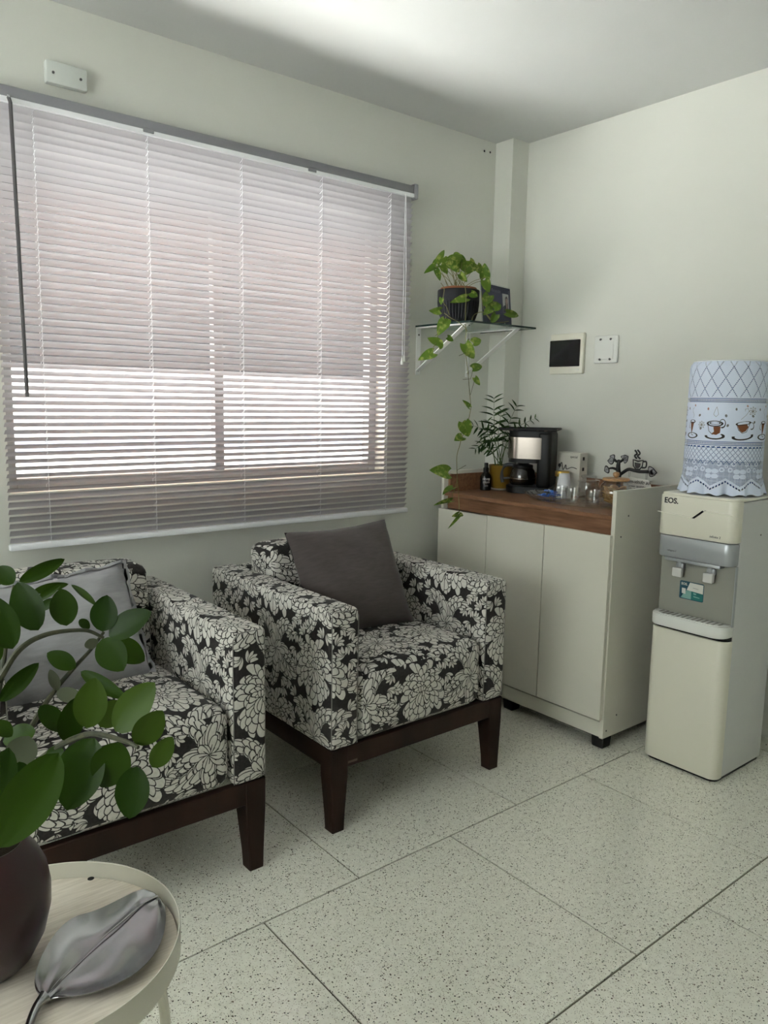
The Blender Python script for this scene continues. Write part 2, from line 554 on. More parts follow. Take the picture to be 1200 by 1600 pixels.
GREYP = mat('grey_panel', (.29, .29, .255), .35)
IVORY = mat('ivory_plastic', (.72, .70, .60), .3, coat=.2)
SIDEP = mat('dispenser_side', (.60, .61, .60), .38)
def m_glass(name, col=(1, 1, 1), rough=0.0, tint=.92, refl=.6, milk=0.0):
    """thin clear glass: mostly see-through with a mirror layer that grows at grazing angles"""
    m = bpy.data.materials.new(name); m.use_nodes = True
    ns, ls = m.node_tree.nodes, m.node_tree.links
    ns.remove(ns['Principled BSDF'])
    t = ns.new('ShaderNodeBsdfTransparent'); t.inputs[0].default_value = (col[0] * tint, col[1] * tint, col[2] * tint, 1)
    g = ns.new('ShaderNodeBsdfGlossy'); g.inputs['Roughness'].default_value = rough; g.inputs[0].default_value = (1, 1, 1, 1)
    lw = ns.new('ShaderNodeLayerWeight'); lw.inputs[0].default_value = .35
    ma = ns.new('ShaderNodeMath'); ma.operation = 'MULTIPLY_ADD'; ma.inputs[1].default_value = refl; ma.inputs[2].default_value = .05
    ls.new(lw.outputs['Fresnel'], ma.inputs[0])
    ge = ns.new('ShaderNodeNewGeometry'); fr_ = ns.new('ShaderNodeMath'); fr_.operation = 'SUBTRACT'; fr_.inputs[0].default_value = 1.0
    ls.new(ge.outputs['Backfacing'], fr_.inputs[1])      # the mirror layer sits on the outer face only
    mf = ns.new('ShaderNodeMath'); mf.operation = 'MULTIPLY'; ls.new(ma.outputs[0], mf.inputs[0]); ls.new(fr_.outputs[0], mf.inputs[1])
    mx = ns.new('ShaderNodeMixShader')
    ls.new(mf.outputs[0], mx.inputs[0]); ls.new(t.outputs[0], mx.inputs[1]); ls.new(g.outputs[0], mx.inputs[2])
    if milk:
        df = ns.new('ShaderNodeBsdfTranslucent'); df.inputs[0].default_value = (.85, .88, .86, 1)
        m3 = ns.new('ShaderNodeMixShader'); m3.inputs[0].default_value = milk
        ls.new(mx.outputs[0], m3.inputs[1]); ls.new(df.outputs[0], m3.inputs[2]); mx = m3
    ls.new(mx.outputs[0], ns['Material Output'].inputs[0])
    return m
CLEAR = m_glass('clear_glass', (.98, .985, .98), .02, .955, .95, .015)
PANE = m_glass('window_glass', (.98, 1, .99), .0, .96)
SHELFG = m_glass('shelf_glass', (.88, .97, .93), .02, .92)
GEDGE = mat('shelf_glass_edge', (.012, .03, .026), .15)
def m_translucent(name, col, tcol, f, rough=.6, gloss=0.03):
    m = bpy.data.materials.new(name); m.use_nodes = True
    ns, ls = m.node_tree.nodes, m.node_tree.links
    ns.remove(ns['Principled BSDF'])
    d = ns.new('ShaderNodeBsdfDiffuse'); d.inputs[0].default_value = (*col, 1)
    t = ns.new('ShaderNodeBsdfTranslucent'); t.inputs[0].default_value = (*tcol, 1)
    g = ns.new('ShaderNodeBsdfGlossy'); g.inputs['Roughness'].default_value = rough
    m1 = ns.new('ShaderNodeMixShader'); m1.inputs[0].default_value = f
    m2 = ns.new('ShaderNodeMixShader'); m2.inputs[0].default_value = gloss
    ls.new(d.outputs[0], m1.inputs[1]); ls.new(t.outputs[0], m1.inputs[2])
    ls.new(m1.outputs[0], m2.inputs[1]); ls.new(g.outputs[0], m2.inputs[2])
    ls.new(m2.outputs[0], ns['Material Output'].inputs[0])
    return m
SLAT = m_translucent('blind_slat', (.45, .435, .455), (.78, .755, .81), .062, .45, .04)
RAILM = mat('blind_rail', (.23, .23, .25), .4, metal=.2)
RAILW = mat('blind_rail_white', (.82, .83, .86), .35)
CORD = mat('cord_white', (.80, .80, .82), .6)
WANDM = mat('wand_grey', (.085, .08, .085), .4)
ALU = mat('window_frame_grey', (.36, .36, .37), .4)
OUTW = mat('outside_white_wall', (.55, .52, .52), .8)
PEACH = mat('added_eave_orange', (.62, .29, .15), .8)
CONC = mat('outside_paving', (.55, .53, .50), .9); noise_col(CONC, 3, (.45, .45, .455), (.52, .52, .525))

# ------------------------------------------------------------------ the room
XR, YW, ZC = 3.15, 2.883, 2.70        # right wall, window wall, ceiling
XL, YF = -2.2, -2.6                   # left wall, wall behind the viewer
OX0, OX1, OZ0, OZ1 = .67, 2.335, 1.06, 2.22   # window opening
T = .16
fl = struct('floor', MB().box(XL, XR, YF, YW, -.06, -.004), GROUT)
TS = .6945
tile = MB().box(-TS / 2 + .0026, TS / 2 - .0026, -TS / 2 + .0026, TS / 2 - .0026, -.012, 0, .0008, 1).mesh('tile')
tile.materials.append(TERR)
FX0, FY0 = .969, 1.6785
for j in range(-2, 7):
    yc = FY0 + TS / 2 + (1 - j) * TS
    off = .3245 if (1 - j) % 2 == 0 else 0.0
    off = .3245 if j == 1 else (0.0 if j == 2 else (.3245 if j % 2 else 0.0))
    for i in range(-6, 6):
        xc = FX0 + off + TS / 2 + i * TS
        x0, x1, y0, y1 = xc - TS / 2, xc + TS / 2, yc - TS / 2, yc + TS / 2
        if x1 < XL + .02 or x0 > XR - .02 or y1 < YF + .02 or y0 > YW - .02: continue
        if x0 >= XL and x1 <= XR and y0 >= YF and y1 <= YW:
            put('tile', tile, None, fl, loc=(xc, yc, 0))
        else:
            put('tile', MB().box(max(x0 + .0018, XL), min(x1 - .0018, XR), max(y0 + .0018, YF), min(y1 - .0018, YW), -.012, 0, .0008, 1), TERR, fl)
struct('ceiling', MB().box(XL - T, XR + T, YF - T, YW + T, ZC, ZC + .12), CEIL)
struct('wall_right', MB().box(XR, XR + T, YF - T, YW + T, 0, ZC), WALLR)
wb = MB()
wb.box(XL - T, OX0, YW, YW + T, 0, ZC); wb.box(OX1, XR, YW, YW + T, 0, ZC)
wb.box(OX0, OX1, YW, YW + T, 0, OZ0); wb.box(OX0, OX1, YW, YW + T, OZ1, ZC)
wall_back = struct('wall_back', wb, WALL)
struct('wall_corner', MB().box(3.032, XR, 2.769, YW, 0, ZC), WALL)
for px, py in ((757, 236), (766, 238)):
    p = at_y(px, py, YW - .001)
    put('screw_hole', MB().cyl((0, 0, 0), (0, -.0015, 0), .005, n=10), RUBBER, wall_back, loc=(p.x, YW, p.z))
# left wall with an unseen window added for side light, wall behind the viewer with a solid door
LY0, LY1, LZ0, LZ1 = .1, 2.3, 1.0, 2.3
wl = MB()
wl.box(XL - T, XL, YF - T, LY0, 0, ZC); wl.box(XL - T, XL, LY1, YW, 0, ZC)
wl.box(XL - T, XL, LY0, LY1, 0, LZ0); wl.box(XL - T, XL, LY0, LY1, LZ1, ZC)
struct('wall_left', wl, WALL)
DX0, DX1, DZ1 = -1.6, -.7, 2.1
wf = MB()
wf.box(XL, DX0, YF - T, YF, 0, ZC); wf.box(DX1, XR, YF - T, YF, 0, ZC); wf.box(DX0, DX1, YF - T, YF, DZ1, ZC)
struct('wall_front', wf, WALL)
def window_frame(name, P, w_, h, cols, rows, bar=.04, dep=.05, panes=None, sill=None):
    """P(u, v, d) -> world; u along, v up, d depth"""
    root = bpy.data.objects.new(name, None); C.objects.link(root); root['kind'] = 'structure'
    def bx(nm, u0, u1, v0, v1, d0, d1, m):
        a, b = P(u0, v0, d0), P(u1, v1, d1)
        return put(nm, MB().box(min(a[0], b[0]), max(a[0], b[0]), min(a[1], b[1]), max(a[1], b[1]), min(a[2], b[2]), max(a[2], b[2]), .002, 1), m, root)
    bx('frame', 0, bar, 0, h, 0, dep, ALU); bx('frame', w_ - bar, w_, 0, h, 0, dep, ALU)
    bx('frame', bar, w_ - bar, 0, bar, 0, dep, ALU); bx('frame', bar, w_ - bar, h - bar, h, 0, dep, ALU)
    us = [bar + (w_ - 2 * bar) * k for k in cols]; vs = [bar + (h - 2 * bar) * k for k in rows]
    for k in us[1:-1]: bx('mullion', k - bar / 2, k + bar / 2, bar, h - bar, .005, dep - .005, ALU)
    for k in vs[1:-1]: bx('transom', bar, w_ - bar, k - bar / 2, k + bar / 2, .008, dep - .008, ALU)
    for i in range(len(us) - 1):
        for j in range(len(vs) - 1):
            bx('pane', us[i] + (.0 if i == 0 else bar / 2), us[i + 1] - (0 if i == len(us) - 2 else bar / 2),
               vs[j] + (0 if j == 0 else bar / 2), vs[j + 1] - (0 if j == len(vs) - 2 else bar / 2), dep / 2 - .002, dep / 2 + .002, (panes or {}).get(j, PANE))
    return root
win = window_frame('window_1', lambda u, v, d: (OX0 + u, YW + .07 + d, OZ0 + v), OX1 - OX0, OZ1 - OZ0, (0, .505, 1), (0, 1), .042, .05)
window_frame('added_window_2', lambda u, v, d: (XL - .06 - d, LY0 + u, LZ0 + v), LY1 - LY0, LZ1 - LZ0, (0, .5, 1), (0, 1))  # added out of view, sized to brighten ceiling, right wall and floor
dr = struct('door_1', MB().box(DX0 + .004, DX1 - .004, YF - .10, YF - .06, .005, DZ1 - .004, .003, 1), mat('door_paint', (.55, .53, .48), .5))
put('handle', MB().tube([(DX0 + .08, YF - .06, 1.0), (DX0 + .08, YF - .02, 1.0), (DX0 + .19, YF - .02, 1.0)], .009, 10), STEEL, dr)
# terrazzo skirting
struct('baseboard_right', MB().box(XR - .012, XR, YF, 2.769, 0, .058, .002, 1), TERR)
struct('baseboard_back', MB().box(XL, 3.032, YW - .012, YW, 0, .058, .002, 1), TERR)
# outside: paving, the sunlit boundary wall and an unseen eave, added to block sun and warm the top slats
struct('ground_outside', MB().box(-14, 16, -16, 16, -.22, -.07), CONC)
struct('wall_outside', MB().box(-6, 12, 6.4, 6.55, -.1, 1.625), OUTW)
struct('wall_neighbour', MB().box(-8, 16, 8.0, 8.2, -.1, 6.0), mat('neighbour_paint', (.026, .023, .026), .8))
struct('added_eave_1', MB().box(-1.5, 4.6, YW + T, YW + T + .72, 2.45, 2.50), PEACH)
struct('trim_2', MB().box(-2, 6, 5.2, 5.24, 1.04, 1.12), mat('outside_rail', (.12, .13, .17), .5))

# ------------------------------------------------------------------ venetian blind
BX0, BX1, BY = .648, 2.437, 2.832
bl = thing('venetian_blind', 'wide pale lilac venetian blind with many slats covering the window', 'blind', ((BX0 + BX1) / 2, BY, 2.375))
wp('head_rail', MB().box(BX0 - .003, BX1 + .003, BY - .022, BY + .022, 2.335, 2.375, .003, 2), RAILM, bl)
o = wp('rail_lip', MB().box(BX0, BX1, BY - .0235, BY - .012, 2.322, 2.341, .002, 1), RAILW, bl); tag(o, 'glossy white lower lip of the rail')
for x in (BX0 - .001, BX1 + .001):
    wp('end_bracket', MB().box(x - .012, x + .012, BY - .026, YW, 2.318, 2.384, .003, 1), RAILM, bl)
for px, py in ((232, 204), (488, 266)):
    p = at_y(px, py, BY - .024)
    wp('rail_clip', MB().box(p.x - .02, p.x + .02, BY - .027, BY - .018, 2.330, 2.346, .002, 1), RAILM, bl)
wp('bottom_rail', MB().box(BX0, BX1, BY - .014, BY + .014, .868, .889, .004, 2), RAILW, bl)
sl = MB()
SW, TILT = .0266, radians(41)
prof = []
for k in range(5):
    s_ = (k / 4 - .5) * SW
    bow = .0016 * (1 - (2 * k / 4 - 1) ** 2)
    # inner edge (towards the room, -y) stands higher than the outer one
    y = -s_ * cos(TILT) - bow * sin(TILT) * -1
    z = s_ * sin(TILT) + bow * cos(TILT)
    prof.append((y, z))
Ls = (BX1 - BX0) / 2 - .004
vs, fs = [], []
for x in (-Ls, Ls):
    for y, z in prof: vs.append((x, y, z))
for k in range(4): fs.append((k, k + 1, 5 + k + 1, 5 + k))
sl.add(vs, fs)
slat = sl.mesh('slat', sharp=0); slat.materials.append(SLAT)
PITCH_S = .0248
zz = 2.316; nsl = 0
while zz > .893:
    put('slat', slat, None, bl, loc=(0, 0, zz - 2.375), rot=(rnd.uniform(-.025, .025) + radians(-8 if zz < 1.07 else (5 if zz < 1.5 else -5)), 0, 0))
    zz -= PITCH_S; nsl += 1
for x in (.782, 1.169, 1.548, 1.924, 2.296):
    c = MB()
    for dy in (-.0145, .0145):
        c.tube([(x, BY + dy, 2.33), (x, BY + dy, .885)], .0008, 5)
    z = 2.316
    while z > .893:
        c.tube([(x + .003, BY - .0145, z + .004), (x + .003, BY + .0145, z - .010)], .0011, 4, cap=False); z -= PITCH_S
    wp('ladder_cord', c, CORD, bl)
p0, p1 = at_y(15, 150, BY - .04), at_y(42, 620, BY - .04)
wp('tilt_wand', MB().tube([(p0.x, BY - .028, 2.335), (p0.x, BY - .045, p0.z - .02), (p1.x, BY - .045, p1.z)], .0062, 8), WANDM, bl)
wp('wand_hook', MB().tube([(p0.x, BY - .02, 2.345), (p0.x, BY - .032, 2.34), (p0.x, BY - .036, 2.325)], .003, 6), RAILW, bl)
for dx, zb in ((-.004, 1.60), (.009, 1.615)):
    pc = wp('pull_cord', MB().tube([(2.371 + dx * .3, BY - .027, 2.33), (2.371 + dx, BY - .03, 2.0), (2.371 + dx, BY - .03, zb)], .0011, 5), CORD, bl)
    put('tassel', MB().lathe([(0, .0), (.003, 0), (.0065, -.022), (.007, -.03), (0, -.032)], 12, (2.371 + dx, BY - .03, zb)), WHITEP, pc)

# ------------------------------------------------------------------ plates on the walls
t = thing('wall_junction_cover', 'white plastic cover plate with two screws on the wall above the blind', 'cover plate', (.909, YW, 2.468))
put('plate', MB().box(-.068, .068, -.028, 0, -.036, .036, .006, 2), mat('old_white_plastic', (.56, .59, .56), .45), t)
for x in (-.045, .045): put('screw', MB().cyl((x, -.0275, -.002), (x, -.0305, -.002), .0045, n=12), SCREW, t)
t = thing('breaker_box', 'cream wall box with a dark smoked door on the right wall', 'breaker box', (XR, 2.457, 1.645))
put('box_frame', MB().box(-.020, 0, -.101, .101, -.098, .098, .006, 2), IVORY, t)
SMOKE = mat('smoked_acrylic', (.008, .008, .011), .12, coat=.3)
d_ = put('door', MB().box(-.026, -.018, -.083, .099, -.062, .066, .002, 1), SMOKE, t)
put('door_catch', MB().box(-.028, -.0255, -.01, .02, -.062, -.058, .0008, 1), BLACKP, d_)
put('latch', MB().cyl((-.020, -.075, -.078), (-.023, -.075, -.078), .004, n=12), WHITEP, t)
t = thing('blank_cover_plate', 'white square blank plate with four screws beside the breaker box', 'cover plate', (XR, 2.235, 1.658))
put('plate', MB().box(-.013, 0, -.065, .065, -.064, .064, .008, 3), WHITEP, t)
put('raised_face', MB().box(-.0165, -.010, -.045, .045, -.046, .046, .004, 2), WHITEP, t)
for y in (-.028, .028):
    for z in (-.046, .046): put('screw', MB().cyl((-.0125, y, z), (-.0175, y, z), .0055, n=12), SCREW, t)

# ------------------------------------------------------------------ glass shelf on two brackets
SX0, SX1, SY0, SZ = 2.515, 2.962, 2.512, 1.763
t = thing('wall_shelf', 'clear glass wall shelf with dark edges on two white brackets', 'shelf', ((SX0 + SX1) / 2, YW, SZ))
wp('glass_panel', MB().box(SX0 + .001, SX1 - .001, SY0 + .001, YW - .001, SZ - .0075, SZ - .0005), SHELFG, t)
e = MB()
for a in ((SX0, SX1, SY0, SY0 + .0012), (SX0, SX0 + .0012, SY0, YW), (SX1 - .0012, SX1, SY0, YW)):
    e.box(a[0], a[1], a[2], a[3], SZ - .0085, SZ)
tag(wp('glass_edge', e, GEDGE, t), 'dark green polished glass edge')
BRKT = mat('bracket_white', (.86, .87, .86), .35)
for bx in (2.535, 2.875):
    br = thing('bracket', None, None); br.parent = t; br.location = (bx - t.location.x, 0, 0)
    zt = -.0085
    put('wall_leg', MB().box(-.015, .015, -.004, 0, zt - .225, zt, .0012, 1), BRKT, br)
    put('arm', MB().box(-.015, .015, -.335, 0, zt - .005, zt, .0012, 1), BRKT, br)
    a0, a1 = Vector((0, -.325, zt - .005)), Vector((0, -.004, zt - .205))
    n = Vector((0, (a1 - a0).z, -(a1 - a0).y)).normalized()
    put('strut', MB().prism([(-.015, 0), (.015, 0), (.015, 1), (-.015, 1)], lambda u, v, h: (u, (a0 + (a1 - a0) * v + n * h).y, (a0 + (a1 - a0) * v + n * h).z), -.0025, .0025), BRKT, br)
    for z in (-.035, -.205): put('screw', MB().cyl((0, -.0035, zt + z), (0, -.0055, zt + z), .0045, n=10), SCREW, br)

# ------------------------------------------------------------------ armchairs
DIM = .48
dam = image('damask_weave', damask(1024)[..., None].repeat(3, 2), True)
def m_damask():
    m = mat('damask_velvet', (.5, .5, .5), .85, spec=.12, sheen=.08)
    ns, ls, b = nodes(m)
    im = ns.new('ShaderNodeTexImage'); im.image = dam; im.interpolation = 'Linear'
    uv = ns.new('ShaderNodeUVMap'); uv.uv_map = 'UVMap'; ls.new(uv.outputs[0], im.inputs[0])
    nz = ns.new('ShaderNodeTexNoise'); nz.inputs['Scale'].default_value = 130; nz.inputs['Detail'].default_value = 3
    tc = ns.new('ShaderNodeTexCoord'); ls.new(tc.outputs['Object'], nz.inputs['Vector'])
    r1 = ramp(m.node_tree, [(.3, (.54, .525, .485)), (.75, (.66, .645, .60))]); ls.new(nz.outputs[0], r1.inputs[0])
    r0 = ramp(m.node_tree, [(.3, (.020, .018, .018)), (.75, (.036, .033, .032))]); ls.new(nz.outputs[0], r0.inputs[0])
    mx = ns.new('ShaderNodeMix'); mx.data_type = 'RGBA'
    ls.new(im.outputs[0], mx.inputs['Factor']); ls.new(r0.outputs[0], mx.inputs['A']); ls.new(r1.outputs[0], mx.inputs['B'])
    ls.new(mx.outputs['Result'], b.inputs['Base Color'])
    bp = ns.new('ShaderNodeBump'); bp.inputs['Strength'].default_value = .5; bp.inputs['Distance'].default_value = .0015
    ls.new(im.outputs[0], bp.inputs['Height']); ls.new(bp.outputs[0], b.inputs['Normal'])
    return m
DAM = m_damask()
def upholstered(mb, off):
    me = mb.mesh('upholstery', sharp=50); boxuv(me, DIM, off); me.materials.append(DAM); return me
def cushion_box(x0, x1, y0, y1, z0, z1, bev, crown_top=0.0, crown_front=0.0, seg=4):
    mb = MB(); mb.box(x0, x1, y0, y1, z0, z1, bev, seg)
    bmesh.ops.subdivide_edges(mb.bm, edges=[e for e in mb.bm.edges if e.calc_length() > .12], cuts=5, use_grid_fill=True)
    cx, cy_ = (x0 + x1) / 2, (y0 + y1) / 2
    for v in mb.bm.verts:
        u = max(0, 1 - ((v.co.x - cx) / ((x1 - x0) / 2)) ** 2); w_ = max(0, 1 - ((v.co.y - cy_) / ((y1 - y0) / 2)) ** 2)
        k = max(0, min(1, (v.co.z - z0) / (z1 - z0)))
        v.co.z += crown_top * u * w_ * k
        if crown_front: v.co.y -= crown_front * u * (1 - (2 * k - 1) ** 2) * (1 if v.co.y < cy_ else 0)
    return mb
PIPE = mat('seam_cord', (.20, .195, .18), .8)
def make_armchair(label, loc):
    t = thing('armchair', label, 'armchair', loc, 0, 'patterned armchairs under the window')
    HW, AT, DP = .405, .113, .825
    for s in (-1, 1):
        x0, x1 = (HW - AT, HW) if s > 0 else (-HW, -HW + AT)
        mb = MB().box(x0, x1, 0, DP, .283, .748, .020, 4)
        a = put('arm', upholstered(mb, (.31 if s > 0 else .05, .12)), None, t)
        xi = x0 + .004 if s > 0 else x1 - .004
        xo = x1 - .007 if s > 0 else x0 + .007
        pts = [(xi, .006, .29), (xi, .005, .72), (xi + s * .01, .006, .740), (xo - s * .012, .006, .742), (xo, .006, .73), (xo, .006, .29)]
        put('piping', MB().tube(pts, .0019, 6), PIPE, a)
    put('back_frame', upholstered(MB().box(-HW + AT + .001, HW - AT - .001, DP - .125, DP, .283, .746, .018, 3), (.4, .3)), None, t)
    bc = cushion_box(-HW + AT + .003, HW - AT - .003, .545, .715, .50, .845, .038, .012, .012)
    for v in bc.bm.verts: v.co.y += (v.co.z - .55) * .10
    put('back_cushion', upholstered(bc, (.22, .61)), None, t)
    se = cushion_box(-HW + AT + .002, HW - AT - .002, .001, .64, .285, .532, .045, .018, .008, 5)
    put('seat', upholstered(se, (.17, .40)), None, t)
    for (x0, x1, y0, y1) in ((-HW + .03, HW - .03, .004, .03), (-HW + .03, HW - .03, DP - .03, DP - .004), (-HW + .008, -HW + .034, .03, DP - .03), (HW - .034, HW - .008, .03, DP - .03)):
        put('rail', MB().box(x0, x1, y0, y1, .215, .286, .003, 1), DARKWOOD, t)
    for sx in (-1, 1):
        for sy in (0, 1):
            mb = MB()
            st = [(0, .047), (.05, .050), (.12, .058), (.19, .066), (.2845, .068)]
            vs, fs = [], []
            ox, oy = sx * (HW - .006), (.002 if sy == 0 else DP - .002)
            iy = 1 if sy == 0 else -1
            for z, w_ in st:
                dx = (.068 - w_) * .35
                for (a, b) in ((0, 0), (1, 0), (1, 1), (0, 1)):
                    vs.append((ox - sx * (dx + a * w_), oy + iy * (dx * .3 + b * w_), z))
            for k in range(len(st) - 1):
                for q in range(4):
                    fs.append((k * 4 + q, k * 4 + (q + 1) % 4, k * 4 + 4 + (q + 1) % 4, k * 4 + 4 + q))
            fs += [(3, 2, 1, 0), tuple(range(len(vs) - 4, len(vs)))]
            mb.add(vs, fs)
            bmesh.ops.recalc_face_normals(mb.bm, faces=mb.bm.faces[:])
            bmesh.ops.bevel(mb.bm, geom=[e for e in mb.bm.edges if abs(e.verts[0].co.z - e.verts[1].co.z) > .01], offset=.003, segments=1, affect='EDGES')
            put('leg', mb, DARKWOOD, t)
    lab = put('maker_plate', MB().box(-.335, -.295, .0028, .005, .228, .236, .0005, 1), mat('plate_dull', (.12, .09, .07), .4, metal=.5), t)
    return t
ch_r = make_armchair('black and cream damask armchair nearest the cabinet, with a charcoal cushion on it', (1.755, 1.912, 0))
ch_l = copy_tree(ch_r); ch_l.location = (.707, 1.897, 0)
ch_l['label'] = 'black and cream damask armchair partly behind the plant, with a crumpled grey cushion on it'

def pillow(Wd, Hd, Th, flange=0.0, wrinkle=.004, seed=1, n=36, pinch=.045):
    r = np.random.default_rng(seed)
    ph = r.uniform(0, 6.28, (8, 2)); fr = r.uniform(3, 11, (8, 2))
    def surf(sgn):
        def fn(a, b):
            u, v = 2 * a - 1, 2 * b - 1
            e = 1 - flange
            uu, vv = min(1, abs(u) / e), min(1, abs(v) / e)
            h = Th / 2 * ((1 - uu ** 2.4) ** .55) * ((1 - vv ** 2.4) ** .55)
            x = Wd / 2 * u * (1 - pinch * (1 - v * v)); y = Hd / 2 * v * (1 - pinch * (1 - u * u))
            wv = sum(sin(fr[k][0] * u + fr[k][1] * v * (1 if k % 2 else -1) + ph[k][0] + 2 * sin(ph[k][1] + 2 * u * v)) for k in range(8)) / 8
            edge = (abs(u) ** 6 + abs(v) ** 6) * .5
            h += wrinkle * wv * (1 if edge < .9 else .3)
            if flange and (abs(u) > e or abs(v) > e):
                fl_ = wrinkle * 1.6 * sin(14 * u + ph[0][0]) * sin(12 * v + ph[1][0])
                return (x, y, sgn * .002 + fl_)
            return (x, y, sgn * (h + .002))
        return fn
    mb = MB(); mb.grid(surf(1), n, n); mb.grid(surf(-1), n, n)
    bmesh.ops.remove_doubles(mb.bm, verts=mb.bm.verts[:], dist=.0045)
    return mb
def cloth(name, col, dark=.8):
    m = mat(name, col, .85, spec=.15, sheen=.2)
    noise_col(m, 9, tuple(v * dark for v in col), col, .3, .7, 5, stretch=(3, 14, 1))
    noise_bump(m, 420, .3, .0008, 2)
    return m
CH = cloth('charcoal_linen', (.088, .074, .072))
GR = cloth('grey_satin', (.34, .34, .355), .9)
noise_bump(GR, 11, .55, .02, 2, stretch=(1, 2.2, 1))
def lean(c, tilt, roll, yaw=0.0):
    """cushion standing on its lower edge, face to the front (-y), leaning back by tilt"""
    return Matrix.Translation(c) @ Matrix.Rotation(yaw, 4, 'Z') @ Matrix.Rotation(pi / 2 - tilt, 4, 'X') @ Matrix.Rotation(roll, 4, 'Z')
o = put('cushion', pillow(.455, .43, .17, 0, .005, 3, pinch=.06), CH, mtx=lean(Vector((1.738, 2.335, .724)), radians(27), radians(2.6), radians(-6)))
tag(o, 'dark charcoal square cushion leaning on the armchair nearest the cabinet', 'cushion', 'cushions on the armchairs')
o = put('cushion', pillow(.47, .39, .16, .08, .013, 8), GR, mtx=lean(Vector((.685, 2.335, .690)), radians(25), radians(3), radians(3)))
tag(o, 'crumpled light grey cushion with a flat border, on the armchair behind the plant', 'cushion', 'cushions on the armchairs')

# ------------------------------------------------------------------ cabinet with the coffee corner
KX0, KX1, KY0, KY1 = 2.59, 3.10, 1.757, 2.752
t = thing('buffet_cabinet', 'cream three-door cabinet with a walnut top along the right wall', 'cabinet', (KX0, KY0, 0))
SP = .018
for y0, y1, nm in ((KY0, KY0 + SP, 'side_panel'), (KY1 - SP, KY1, 'side_panel')):
    o = wp(nm, MB().box(KX0 + .004, KX1, y0, y1, .048, 1.068, .0012, 1), CREAM, t)
    if y0 == KY0:
        for px, py in ((982, 806), (970, 839), (963, 1117), (947, 1142)):
            p = at_y(px, py, KY0)
            put('screw_cap', MB().cyl((0, .001, 0), (0, -.0012, 0), .0038, n=10), SCREW, o, loc=(p.x, KY0, p.z))
IY0, IY1 = KY0 + SP + .0005, KY1 - SP - .0005
wp('countertop', MB().box(KX0 + .006, KX1 - .016, IY0, IY1, .949, .967, .0015, 1), WOODTOP, t)
wp('fascia', MB().box(KX0 + .030, KX0 + .046, IY0, IY1, .885, .9485, .001, 1), WOODTOP, t)
wp('upstand', MB().box(KX1 - .0155, KX1, IY0, IY1, .90, 1.052, .0012, 1), WOODTOP, t)
o = wp('side_upstand', MB().box(KX0 + .03, KX1 - .016, IY1 - .015, IY1, .9675, 1.052, .0012, 1), WOODTOP, t)
wp('back_panel', MB().box(KX1 - .012, KX1, IY0, IY1, .06, .899), CREAM, t)
wp('bottom_panel', MB().box(KX0 + .022, KX1 - .012, IY0, IY1, .112, .128), CREAM, t)
wp('plinth', MB().box(KX0 + .012, KX0 + .030, IY0, IY1, .048, .1115, .001, 1), CREAM, t)
yy = [KY0 + .004, 2.091, 2.4235, KY1 - .002]
for k in range(3):
    dz = (.892, .890, .886)[k]
    wp('door', MB().box(KX0 - .016, KX0 + .002, yy[k] + .0015, yy[k + 1] - .0015, .130, dz, .0012, 1), CREAM, t)
for x in (KX0 + .012, KX1 - .075):
    for y in (KY0 + .002, 2.25, KY1 - .062):
        wp('foot', MB().box(x, x + .06, y, y + .06, 0, .0475, .004, 1, taper=.9), RUBBER, t)

CT = .967
# spray bottle
t = thing('spray_bottle', 'small black bottle with white lettering in the corner of the cabinet top', 'bottle', (2.815, 2.668, CT))
BB = mat('bottle_black', (.010, .010, .012), .25)
put('bottle_body', MB().lathe([(0, .001), (.024, .001), (.027, .004), (.0275, .068), (.024, .078), (.014, .090), (.0125, .094), (0, .094)], 28), BB, t)
put('pump_cap', MB().lathe([(0, .094), (.0135, .094), (.0135, .112), (.010, .116), (.010, .136), (.0085, .138), (0, .138)], 24), BLACKP, t)
LETW = mat('lettering_white', (.75, .75, .73), .6)
d = Vector((-.63, -.77, 0)); side = Vector((.77, -.63, 0))
for s_, sz, z in (('HOME', .013, .058), ('SPRAY', .012, .042), ('amb', .010, .026)):
    put('lettering', text_mesh(s_, sz, .0012), LETW, t, mtx=frame_mtx(d * .0268 + Vector((0, 0, z)), side, (0, 0, 1)))

